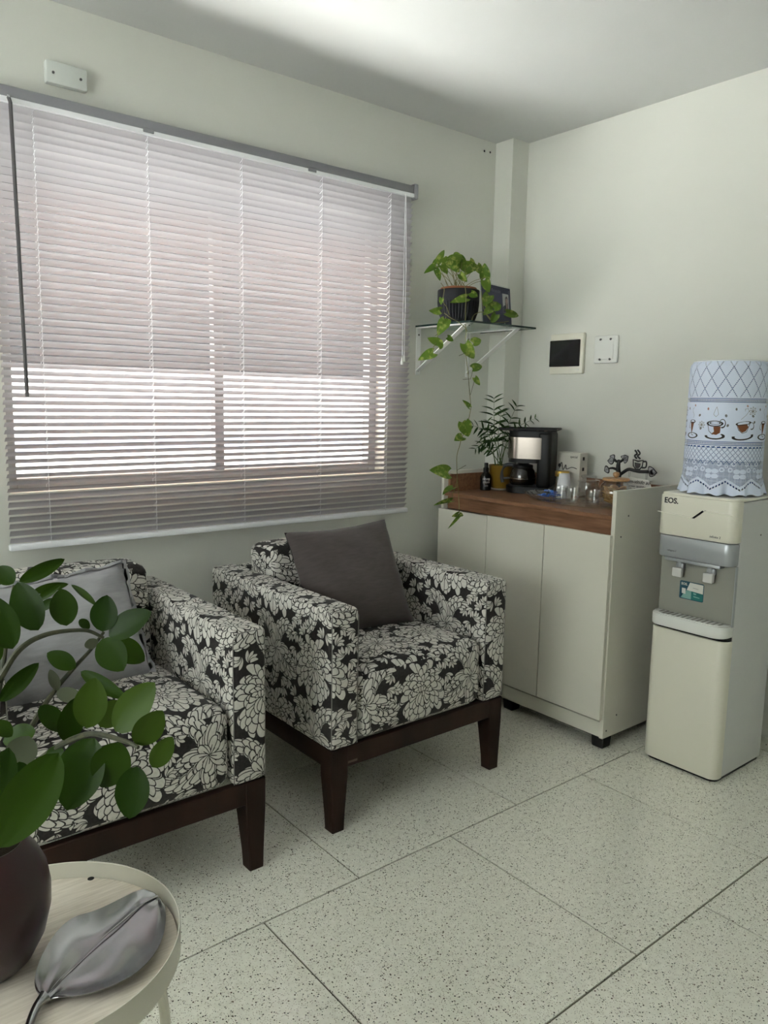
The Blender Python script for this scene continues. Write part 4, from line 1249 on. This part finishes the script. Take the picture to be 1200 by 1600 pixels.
# water bottle and its crocheted cover
BXc, BYc, BZ = 2.862, 1.482, 1.0745
BLUE = mat('bottle_blue', (.05, .12, .42), .2, trans=.2, ior=1.3)
t = thing('water_bottle', 'upturned blue water gallon under the lace cover', 'water bottle', (BXc, BYc, BZ))
put('bottle_shell', MB().lathe([(0, .004), (.045, .004), (.06, .010), (.118, .035), (.132, .06), (.132, .20), (.128, .206), (.128, .214), (.132, .22), (.132, .44), (.122, .462), (.10, .474), (0, .470)], 56), BLUE, t)
put('bottle_neck', MB().lathe([(0, .0), (.030, 0), (.032, .004), (.046, .0045)], 32), BLUE, t)
t = thing('bottle_cover', 'white lace cover with printed coffee cups over the water bottle', 'cover', (BXc, BYc, BZ))
lace = image('lace_print', np.clip(lace_cloth(), 0, 1) ** np.array([1 / 2.2, 1 / 2.2, 1 / 2.2, 1.0], np.float32))
m = mat('lace_cloth', (.8, .8, .8), .85, spec=.1)
ns, ls, b = nodes(m)
im = ns.new('ShaderNodeTexImage'); im.image = lace; uvn = ns.new('ShaderNodeUVMap'); uvn.uv_map = 'UVMap'; ls.new(uvn.outputs[0], im.inputs[0])
ls.new(im.outputs[0], b.inputs['Base Color']); ls.new(im.outputs[1], b.inputs['Alpha'])
bp = ns.new('ShaderNodeBump'); bp.inputs['Strength'].default_value = .35; bp.inputs['Distance'].default_value = .002
ls.new(im.outputs[1], bp.inputs['Height']); ls.new(bp.outputs[0], b.inputs['Normal'])
mb = MB(); NU, NV = 144, 40
LOFF = -.036
HB = .489
def cover_pt(u, v):
    a = 2 * pi * u
    z = v * HB + .002
    r = .139 + .0012 * sin(9 * a + 1) * (1 - v)
    if v < .22:
        k = (1 - v / .22)
        r += k ** 1.6 * (.013 + .008 * sin(11 * a + .7) + .004 * sin(23 * a))
    if v > .95:
        k = (v - .95) / .05
        r -= .012 * k * k
    r -= .0012 * (abs(v - .39) < .012) + .0012 * (abs(v - .71) < .012)
    return (r * cos(a), r * sin(a), z)
vs, fs = [], []
for i in range(NU + 1):
    for j in range(NV + 1): vs.append(cover_pt(i / NU, j / NV))
for i in range(NU):
    for j in range(NV): fs.append((i * (NV + 1) + j, (i + 1) * (NV + 1) + j, (i + 1) * (NV + 1) + j + 1, i * (NV + 1) + j + 1))
mb.add(vs, fs)
me = mb.mesh('cover_side', 0, False)
uv = me.uv_layers.new(name='UVMap')
for p in me.polygons:
    for li in p.loop_indices:
        vi = me.loops[li].vertex_index
        uv.data[li].uv = ((vi // (NV + 1)) / NU + LOFF, (vi % (NV + 1)) / NV)
put('cover_side', me, m, t)
TOPC = mat('cover_top_cloth', (.80, .83, .88), .85); noise_bump(TOPC, 300, .3, .001)
put('cover_top', MB().lathe([(.127, HB + .002), (.118, HB + .0065), (.06, HB + .009), (0, HB + .009)], 64), TOPC, t)
put('cover_seam', MB().tube([(.1275 * cos(2 * pi * i / 64), .1275 * sin(2 * pi * i / 64), HB + .0022) for i in range(64)], .0014, 6, closed=True), TOPC, t)

# ------------------------------------------------------------------ trailing pothos on the glass shelf
POT = m_leaf('pothos_leaf', (.070, .145, .018), (.13, .22, .03), .38, .25, (.34, .40, .10), 45)
VINE = mat('vine_stem', (.20, .19, .07), .55)
VINED = mat('vine_stem_dark', (.06, .06, .025), .6)
def heart_mesh():
    mb = MB()
    def fn(a, b):
        v = 2 * b - 1
        # a: 0 base .. 1 tip ; heart-shaped half width, lobes reach behind the stalk
        hw = .5 * (sin(pi * (a * .93 + .07) ** .62)) ** .75 if a < 1 else 0
        y = a - .16 * (abs(v) ** 1.5) * (1 - a) ** 3 * 1.2
        return (v * hw, y, .10 * abs(v) * hw * 2 - .22 * a * a + .03)
    mb.grid(fn, 10, 6); return mb.mesh('leaf', 0, False)
HEART = heart_mesh(); HEART.materials.append(POT)
PC = Vector((2.615, 2.695, SZ))
t = thing('trailing_pothos', 'trailing green pothos in a ribbed black pot on the glass shelf', 'plant', PC)
DKP = mat('dark_ceramic', (.009, .0095, .013), .5, spec=.25)
pr = [(0, .001), (.066, .001), (.074, .005), (.093, .055), (.098, .095), (.099, .150), (.096, .156), (.090, .156), (.090, .12), (0, .12)]
mb = MB(); n_ = 200; vs, fs = [], []
zs = [k / 24 * .15 for k in range(25)]
def pot_r(z): return float(np.interp(z, [0, .004, .012, .055, .095, .15], [.066, .072, .078, .094, .0985, .0985]))
for i in range(n_):
    a = 2 * pi * i / n_
    for z in zs:
        k = 1 if .020 < z < .104 else 0
        r = pot_r(z) - k * .0042 * (.5 + .5 * cos(40 * a))
        vs.append((r * cos(a), r * sin(a), z))
Lz = len(zs)
for i in range(n_):
    j = (i + 1) % n_
    for k in range(Lz - 1): fs.append((i * Lz + k, j * Lz + k, j * Lz + k + 1, i * Lz + k + 1))
mb.add(vs, fs)
mb.lathe([(.0985, .15), (.097, .155), (.091, .155), (.089, .12), (0, .12)], 60)
mb.lathe([(.066, 0), (0, 0)], 60)
put('pot', mb, DKP, t)
TCO = mat('terracotta', (.26, .10, .04), .8)
put('inner_pot_rim', MB().lathe([(.074, .13), (.082, .13), (.086, .160), (.083, .166), (.077, .164), (.074, .13)], 44), TCO, t)
put('soil', MB().lathe([(0, .146), (.076, .142)], 24), SOIL, t)
def view_n(p, tilt=.5):
    v = (EYEP - Vector(p)).normalized()
    return (v + Vector((rnd.uniform(-tilt, tilt), rnd.uniform(-tilt, tilt), rnd.uniform(-tilt * .3, tilt)))).normalized()
def ploc(p): return Vector(p) - PC
# leaves given by stalk end and tip
crown = [((683, 411), (695, 389), 2.66, 11), ((681, 416), (665, 424), 2.66, 11), ((704, 411), (723, 396), 2.70, 20), ((707, 413), (719, 425), 2.62, 15), ((729, 413), (753, 422), 2.66, 13),
         ((758, 434), (757, 412), 2.62, 17), ((694, 406), (706, 420), 2.74, 14), ((700, 404), (690, 416), 2.72, 12), ((716, 404), (732, 412), 2.74, 16), ((681, 422), (689, 438), 2.60, 11),
         ((719, 428), (730, 441), 2.58, 11), ((757, 438), (765, 457), 2.60, 15), ((733, 408), (742, 424), 2.76, 14), ((745, 415), (752, 428), 2.74, 13), ((711, 402), (722, 399), 2.78, 15),
         ((699, 410), (713, 418), 2.66, 14), ((722, 410), (733, 428), 2.70, 15), ((690, 414), (700, 428), 2.70, 12), ((738, 418), (727, 428), 2.64, 12), ((686, 408), (676, 412), 2.74, 11)]
for (a, b2, yq, wpx) in crown:
    B = at_y(*a, yq); Tp = at_y(*b2, yq - .015)
    root = PC + Vector((rnd.uniform(-.04, .04), rnd.uniform(-.04, .04), .148))
    mid = (root + B) / 2 + Vector((0, 0, .012))
    st_ = put('leaf_stalk', MB().tube([ploc(p) for p in curve_pts([root, mid, B], 10)], .0013, 5), VINE, t)
    w_ = wpx * (B - EYEP).dot(CF) / FPX
    put('leaf', HEART, None, t, mtx=orient(ploc(B), ploc(Tp), view_n(B, .6), w_))
def vine(pts, y0, y1, m=VINE, r=.0016):
    n = len(pts)
    P = [at_y(x, y, y0 + (y1 - y0) * k / (n - 1)) for k, (x, y) in enumerate(pts)]
    put('vine', MB().tube([ploc(p) for p in curve_pts(P, 5 * n)], r, 6), m, t)
    return P
vine([(722, 441), (727, 450), (728, 470), (727, 500), (728, 520), (727, 545), (731, 580), (734, 615), (736, 637)], 2.592, 2.495)
vine([(736, 637), (733, 652), (729, 668), (722, 683), (718, 697), (714, 712), (714, 735), (714, 752), (708, 770), (705, 781), (699, 788)], 2.495, 2.50)
vine([(731, 520), (733, 560), (732, 590), (734, 618)], 2.497, 2.493, VINED, .0011)
vine([(714, 740), (716, 765), (717, 785), (718, 803)], 2.50, 2.505)
vine([(689, 442), (694, 452), (692, 470), (698, 480), (702, 492)], 2.60, 2.585)
vine([(694, 489), (705, 497), (716, 503), (727, 512), (730, 518)], 2.575, 2.50)
vine([(680, 525), (687, 518), (692, 508), (697, 495)], 2.502, 2.53)
vine([(672, 552), (682, 533), (684, 522), (687, 512)], 2.50, 2.505)
vine([(752, 455), (755, 480), (764, 495), (775, 504), (795, 502)], 2.58, 2.53)
vine([(737, 503), (741, 492), (755, 488), (766, 500)], 2.53, 2.53)
trail = [((728, 466), (710, 470), 2.585, 10), ((736, 457), (745, 464), 2.585, 10), ((687, 485), (675, 486), 2.56, 10), ((690, 466), (689, 474), 2.60, 6), ((764, 462), (757, 474), 2.57, 14),
         ((771, 481), (782, 475), 2.56, 14), ((766, 484), (758, 489), 2.56, 10), ((775, 492), (769, 503), 2.55, 10), ((790, 488), (811, 494), 2.53, 9), ((760, 470), (770, 482), 2.59, 13),
         ((696, 502), (686, 519), 2.505, 15), ((693, 508), (703, 500), 2.505, 12), ((699, 527), (708, 532), 2.505, 7), ((683, 533), (672, 530), 2.502, 10), ((684, 541), (690, 532), 2.502, 12), ((676, 552), (659, 559), 2.50, 13),
         ((727, 537), (739, 559), 2.495, 15), ((739, 536), (751, 530), 2.495, 12), ((738, 576), (753, 571), 2.495, 11), ((742, 590), (749, 601), 2.49, 7), ((733, 636), (726, 627), 2.49, 6),
         ((725, 660), (731, 680), 2.49, 17), ((722, 683), (713, 686), 2.495, 12), ((729, 661), (722, 672), 2.50, 9), ((699, 739), (679, 734), 2.49, 18), ((708, 763), (694, 768), 2.495, 11), ((704, 783), (684, 786), 2.495, 6), ((716, 803), (709, 806), 2.50, 6), ((718, 803), (723, 806), 2.50, 6), ((717, 806), (704, 822), 2.495, 4)]
for (a, b2, yq, wpx) in trail:
    B = at_y(*a, yq); Tp = at_y(*b2, yq - .01)
    w_ = wpx * (B - EYEP).dot(CF) / FPX
    put('leaf', HEART, None, t, mtx=orient(ploc(B), ploc(B + (Tp - B) * 1.15), view_n(B, .45), w_ * 1.28))
for (a, b2, yq) in (((714, 742), (699, 739), 2.495), ((714, 735), (728, 727), 2.495), ((734, 592), (723, 593), 2.495), ((728, 551), (717, 556), 2.495), ((735, 617), (742, 592), 2.493), ((735, 593), (739, 578), 2.493), ((737, 545), (740, 537), 2.495), ((736, 633), (731, 634), 2.493)):
    put('leaf_stalk', MB().tube([ploc(at_y(*a, yq)), ploc(at_y(*b2, yq))], .0011, 5), VINED, t)

# photo plaque behind the plant
FO = Vector((2.812, 2.622, SZ + .0005))
t = thing('photo_plaque', 'dark blue printed plaque with a small portrait, standing on the glass shelf', 'plaque', FO, radians(12))
NAVY = mat('navy_print', (.030, .032, .066), .6)
W2, H2 = .132, .192
ACR = m_glass('acrylic', (.97, .98, .98), .03, .95)
tl = Matrix.Rotation(radians(-6), 4, 'X')
def fp(name, mb, m, par=None):
    return put(name, mb, m, par or t, mtx=tl if par is None else None)
fp('acrylic_stand', MB().box(-W2 - .006, W2 + .006, .0015, .0045, .004, H2 + .008, .001, 1), ACR)
card = fp('printed_card', MB().box(-W2, W2, -.0015, .0008, .006, H2), NAVY)
PH = mat('photo_pale', (.46, .47, .46), .4); HAIR = mat('photo_dark', (.03, .022, .02), .5); SKIN = mat('photo_skin', (.34, .24, .21), .5); SUIT = mat('photo_suit', (.025, .028, .05), .5)
ph = MB().box(.056, .112, -.0022, -.0014, .072, .162)
ph = put('photo', ph, PH, card)
def flat(pts, m, lv, nm='photo_print'):
    put(nm, MB().prism(pts, lambda u, v, h: (.056 + (u - .040) * 1.167, h, .072 + (v - .062) * 1.125), -.0022 - .0004 * (lv + 1), -.0022 - .0004 * lv), m, ph)
flat([(.0405, .0625), (.0405, .085), (.050, .092), (.058, .094), (.072, .09), (.084, .082), (.0875, .0625)], SUIT, 0)
flat([(.060 + .002, .075), (.058, .10), (.060, .124), (.066, .132), (.073, .133), (.079, .126), (.081, .10), (.080, .072)], HAIR, 1)
flat([(.070 + .0085 * cos(a), .111 + .0125 * sin(a)) for a in [2 * pi * k / 14 for k in range(14)]], SKIN, 2)
flat([(.066, .100), (.074, .100), (.073, .085), (.070, .072), (.066, .085)], SKIN, 2)
put('lettering', text_mesh('Recepção', .022, .0002, .4), mat('print_pale', (.16, .16, .22), .5), card, mtx=frame_mtx(Vector((-.005, -.0017, .168)), (1, 0, 0), (0, 0, 1)))
put('printed_mark', MB().tube(curve_pts([(.119, -.0016, .180), (.114, -.0016, .173), (.119, -.0016, .166)], 6), .0006, 4), mat('print_pale_b', (.3, .3, .36), .5), card)
put('printed_badge', MB().box(.062, .070, -.0022, -.0012, .012, .022, .001, 1), PH, card)

# ------------------------------------------------------------------ tray side table
TCEN = Vector((.295, 1.236, 0)); TR = .2235
t = thing('tray_side_table', 'round cream metal tray table with a pale wood top, under the plant pot', 'side table', TCEN)
CRM = mat('cream_metal', (.63, .61, .52), .4)
z0, z1 = .472, .520
put('tray_rim', MB().lathe([(TR - .004, z0 + .004), (TR - .002, z0), (TR, z0 + .002), (TR + .0008, z1 - .002), (TR - .0005, z1), (TR - .0022, z1 - .001), (TR - .0028, z0 + .02), (TR - .0035, z0 + .014)], 120, close=True), CRM, t)
PW = mat('pale_oak', (.56, .49, .40), .45)
noise_col(PW, 14, (.54, .48, .40), (.76, .70, .61), .25, .75, 6, stretch=(1.0, 14, 1))
for n_ in PW.node_tree.nodes:
    if n_.type == 'MAPPING': n_.inputs['Rotation'].default_value = (0, 0, radians(52))
put('wood_top', MB().lathe([(0, z0 + .006), (TR - .0045, z0 + .006), (TR - .0045, z0 + .0165), (TR - .006, z0 + .018), (0, z0 + .018)], 96), PW, t)
hp = at_z(142, 1373, z0 + .018) - TCEN
put('finger_hole', MB().lathe([(0, 0), (.0055, 0), (.0062, .0006), (0, .0006)], 20, (hp.x, hp.y, z0 + .0178)), BLACKP, t)
for k, ang in enumerate((-47, 43, 133, 223)):
    a = radians(ang)
    c_, s_ = cos(a), sin(a)
    put('leg', MB().tube([(c_ * (TR - .016), s_ * (TR - .016), z0 + .004), (c_ * (TR - .010), s_ * (TR - .010), z0 - .05), (c_ * (TR + .010), s_ * (TR + .010), .001)], .0085, 12), CRM, t)
put('leg_ring', MB().tube([((TR - .014) * cos(2 * pi * i / 60), (TR - .014) * sin(2 * pi * i / 60), z0 - .008) for i in range(60)], .007, 8, closed=True), CRM, t)
ZT = z0 + .018

# leaf-shaped metal dish
LC = at_z(160, 1480, ZT)
t = thing('leaf_dish', 'polished metal leaf-shaped dish with a stem handle on the tray table', 'dish', (LC.x, LC.y, ZT))
PEW = mat('polished_pewter', (.40, .40, .41), .2, metal=1.0)
noise_bump(PEW, 12, .35, .008, 1)
up = [(66, 1560), (52, 1540), (56, 1507), (71, 1473), (92, 1443), (117, 1426), (136, 1422), (154, 1416), (173, 1407), (195, 1396), (212, 1389), (228, 1387), (243, 1396)]
lo = [(70, 1563), (90, 1558), (115, 1556), (142, 1551), (172, 1541), (200, 1529), (222, 1515), (240, 1497), (252, 1477), (259, 1455), (261, 1430), (258, 1412), (249, 1401)]
mid = [(67, 1561), (80, 1548), (95, 1532), (112, 1518), (130, 1502), (147, 1486), (163, 1470), (180, 1455), (197, 1440), (212, 1426), (226, 1414), (238, 1406), (248, 1400)]
n_ = len(up); U = 16
def rimz(k): s_ = k / (n_ - 1); return ZT + .010 + .020 * sin(pi * s_) ** .8
rows = []
for k in range(n_):
    zr = rimz(k)
    a = at_z(*up[k], zr); c = at_z(*lo[k], zr - .004)
    b = at_z(*mid[k], ZT + .006 + .006 * (1 - sin(pi * k / (n_ - 1))))
    row = []
    for j in range(U + 1):
        s_ = j / U
        if s_ < .5:
            q = s_ * 2; p = a.lerp(b, q); dz = -.011 * sin(pi * q) * sin(pi * k / (n_ - 1)) ** .7
        else:
            q = s_ * 2 - 1; p = b.lerp(c, q); dz = -.010 * sin(pi * q) * sin(pi * k / (n_ - 1)) ** .7
        dz += .0045 * sin(1.15 * k + .45 * j) * sin(pi * q)
        dz += .007 * (1 - min(1, abs(s_ - .5) * 7)) * sin(pi * k / (n_ - 1))
        row.append(Vector((p.x, p.y, max(p.z + dz, ZT + .0042))))
    rows.append(row)
# refine along the length
fine = []
for j in range(U + 1):
    fine.append(curve_pts([rows[k][j] for k in range(n_)], 4 * (n_ - 1)))
mb = MB(); nk = len(fine[0])
vs, fs = [], []
for off in (0, -.0034):
    for k in range(nk):
        for j in range(U + 1):
            vs.append(fine[j][k] + Vector((0, 0, off)))
W_ = U + 1; half = nk * W_
for k in range(nk - 1):
    for j in range(U):
        q = (k * W_ + j, k * W_ + j + 1, (k + 1) * W_ + j + 1, (k + 1) * W_ + j)
        fs.append(q); fs.append(tuple(half + i for i in q)[::-1])
loop = [(0, j) for j in range(U)] + [(k, U) for k in range(nk - 1)] + [(nk - 1, j) for j in range(U, 0, -1)] + [(k, 0) for k in range(nk - 1, 0, -1)]
for i in range(len(loop)):
    a = loop[i][0] * W_ + loop[i][1]; b = loop[(i + 1) % len(loop)]; b = b[0] * W_ + b[1]
    fs.append((a, b, half + b, half + a))
mb.add(vs, fs)
for _ in range(4): bmesh.ops.smooth_vert(mb.bm, verts=mb.bm.verts[:], factor=.5, use_axis_x=True, use_axis_y=True, use_axis_z=True)
wp('dish_bowl', mb.mesh('dish_bowl', 60), PEW, t)
s0, s1, s2 = at_z(70, 1558, ZT + .011), at_z(57, 1573, ZT + .010), at_z(45, 1603, ZT + .008)
wp('stem', MB().tube(curve_pts([s0, s1, s2, at_z(41, 1625, ZT + .008)], 12), [.011, .0095, .008, .007, .0066, .0064, .0063, .0062, .0062, .0062, .0062, .0062, .006][:13], 10), PEW, t)
mr = [fine[U // 2][k] + Vector((0, 0, .0008)) for k in range(4, nk - 1)]
wp('midrib', MB().tube(mr, [.0006 + .0012 * i / len(mr) for i in range(len(mr))], 8), PEW, t)

# ------------------------------------------------------------------ zz plant in the plum pot
PP = Vector((.230, 1.263, ZT))
t = thing('zz_plant', 'glossy dark green plant with arching stems in a plum pot on the tray table', 'plant', PP)
PLUM = mat('plum_glaze', (.040, .017, .019), .30, coat=.15)
Rp, Hp = .0935, .2134
pf = [(0, .0), (.50, .0), (.55, .02), (.68, .08), (.88, .25), (.99, .45), (1.0, .6), (.95, .75), (.82, .88), (.68, .96), (.62, .995), (.60, 1.0), (.575, .995), (.60, .95), (.66, .88)]
put('pot', MB().lathe([(r * Rp, z * Hp) for r, z in pf] + [(.60 * Rp, .86 * Hp), (0, .86 * Hp)], 64), PLUM, t)
put('soil', MB().lathe([(0, .905 * Hp), (.03, .90 * Hp), (.655 * Rp, .885 * Hp)], 28), SOIL, t)
ZZ = m_leaf('zz_leaf', (.012, .033, .002), (.028, .064, .004), .42, .10)
ZZL = m_leaf('zz_leaf_young', (.042, .080, .009), (.060, .108, .014), .42, .16)
ZZP = m_leaf('zz_leaf_underside', (.085, .10, .06), (.11, .125, .08), .5, .15)
ZST = mat('zz_stem', (.035, .045, .022), .45); noise_col(ZST, 60, (.020, .028, .014), (.07, .07, .035))
def zz_mesh():
    mb = MB()
    def fn(a, b):
        v = 2 * b - 1
        hw = .5 * max(0.0, sin(pi * min(1, a ** .92))) ** .62 if 0 < a < 1 else 0.0
        hw *= 1.0 - .10 * max(0, a - .6)
        return (v * hw, a, .10 * (abs(v) ** 1.3) * hw - .10 * (a - .15) ** 2 + (.012 if abs(v) < .05 else 0))
    mb.grid(fn, 16, 8)
    return mb.mesh('leaf', 0, False)
zm = []
for m_ in (ZZ, ZZL, ZZP):
    me = zz_mesh(); me.materials.append(m_); zm.append(me)
def zl(p): return Vector(p) - PP
def stem(pts, d0, d1, r0=.0058, r1=.0026):
    n = len(pts)
    root = PP + Vector((rnd.uniform(-.015, .015), rnd.uniform(-.01, .01), .19))
    P = [root] + [at_d(x, y, d0 + (d1 - d0) * k / (n - 1)) for k, (x, y) in enumerate(pts)]
    cp = [zl(p) for p in curve_pts(P, 6 * n)]
    put('stem', MB().tube(cp, [r0 + (r1 - r0) * i / len(cp) for i in range(len(cp))], 8), ZST, t)
stem([(-30, 1110), (0, 1061), (22, 1025), (43, 1005), (65, 994), (87, 988), (113, 985), (139, 986), (162, 997)], 1.17, 1.24)
stem([(20, 1225), (39, 1157), (65, 1109), (91, 1072), (117, 1042), (141, 1016), (162, 988)], 1.20, 1.36)
stem([(40, 1215), (72, 1180), (103, 1160), (138, 1147), (163, 1149), (182, 1154), (203, 1161), (216, 1168)], 1.12, 1.05)
stem([(-10, 1200), (-8, 1150), (-2, 1090), (8, 1020), (14, 960), (22, 915)], 1.20, 1.32, .005)
LV = [  # stalk end, tip, width px, depth, kind, tip depth change
    ((20, 1014), (-16, 930), 46, 1.16, 0, 0), ((60, 985), (25, 909), 47, 1.20, 0, .01), ((104, 978), (95, 919), 39, 1.22, 0, .01), ((160, 987), (166, 930), 40, 1.22, 0, 0),
    ((170, 994), (234, 955), 40, 1.22, 0, -.01), ((158, 999), (192, 1047), 44, 1.22, 0, -.02), ((172, 1001), (227, 1033), 36, 1.27, 0, .02), ((150, 946), (111, 911), 11, 1.30, 0, .02),
    ((30, 909), (101, 874), 22, 1.26, 0, .02), ((51, 925), (107, 912), 14, 1.27, 0, .02), ((58, 938), (94, 914), 12, 1.27, 0, 0), ((63, 953), (85, 935), 14, 1.27, 0, 0), ((21, 912), (-4, 885), 28, 1.28, 0, 0),
    ((118, 1044), (73, 1019), 27, 1.30, 0, 0), ((91, 1079), (78, 1046), 15, 1.26, 2, 0), ((126, 1049), (197, 1092), 22, 1.27, 0, -.02), ((88, 1082), (128, 1090), 22, 1.24, 2, 0),
    ((62, 1103), (102, 1143), 30, 1.22, 0, 0), ((0, 1096), (60, 1036), 26, 1.20, 0, .02), ((56, 1142), (2, 1158), 34, 1.15, 0, 0), ((-8, 1128), (19, 1150), 24, 1.13, 0, 0), ((-4, 1036), (-24, 980), 30, 1.2, 0, 0),
    ((140, 998), (146, 1014), 20, 1.27, 2, 0), ((124, 968), (140, 982), 14, 1.27, 0, 0),
    ((136, 1138), (148, 1060), 48, 1.08, 1, 0), ((104, 1159), (118, 1092), 38, 1.10, 0, 0), ((156, 1136), (190, 1094), 38, 1.10, 1, .03), ((180, 1143), (239, 1067), 52, 1.07, 1, 0), ((212, 1163), (254, 1112), 42, 1.06, 1, 0),
    ((238, 1199), (269, 1152), 31, 1.05, 1, 0), ((188, 1160), (157, 1233), 57, 1.05, 0, 0), ((214, 1197), (200, 1281), 50, 1.03, 0, -.01), ((148, 1153), (100, 1267), 72, 1.06, 0, -.02), ((92, 1176), (-6, 1330), 74, 1.02, 0, -.02),
    ((46, 1150), (20, 1200), 44, 1.13, 2, 0), ((14, 1168), (-20, 1290), 48, 1.09, 0, 0), ((100, 1172), (70, 1182), 20, 1.10, 0, 0), ((30, 1190), (35, 1235), 30, 1.12, 0, 0)]
for (a, b2, wpx, d, kd, dd) in LV:
    B = at_d(*a, d); Tp = at_d(*b2, d + dd)
    w_ = wpx * 1.07 * d / FPX
    v = (EYEP - B).normalized()
    N = (v + CR * rnd.uniform(-.35, .35) + CU * rnd.uniform(-.1, .45)).normalized()
    put('leaf', zm[kd], None, t, mtx=orient(zl(B), zl(Tp), N, w_))
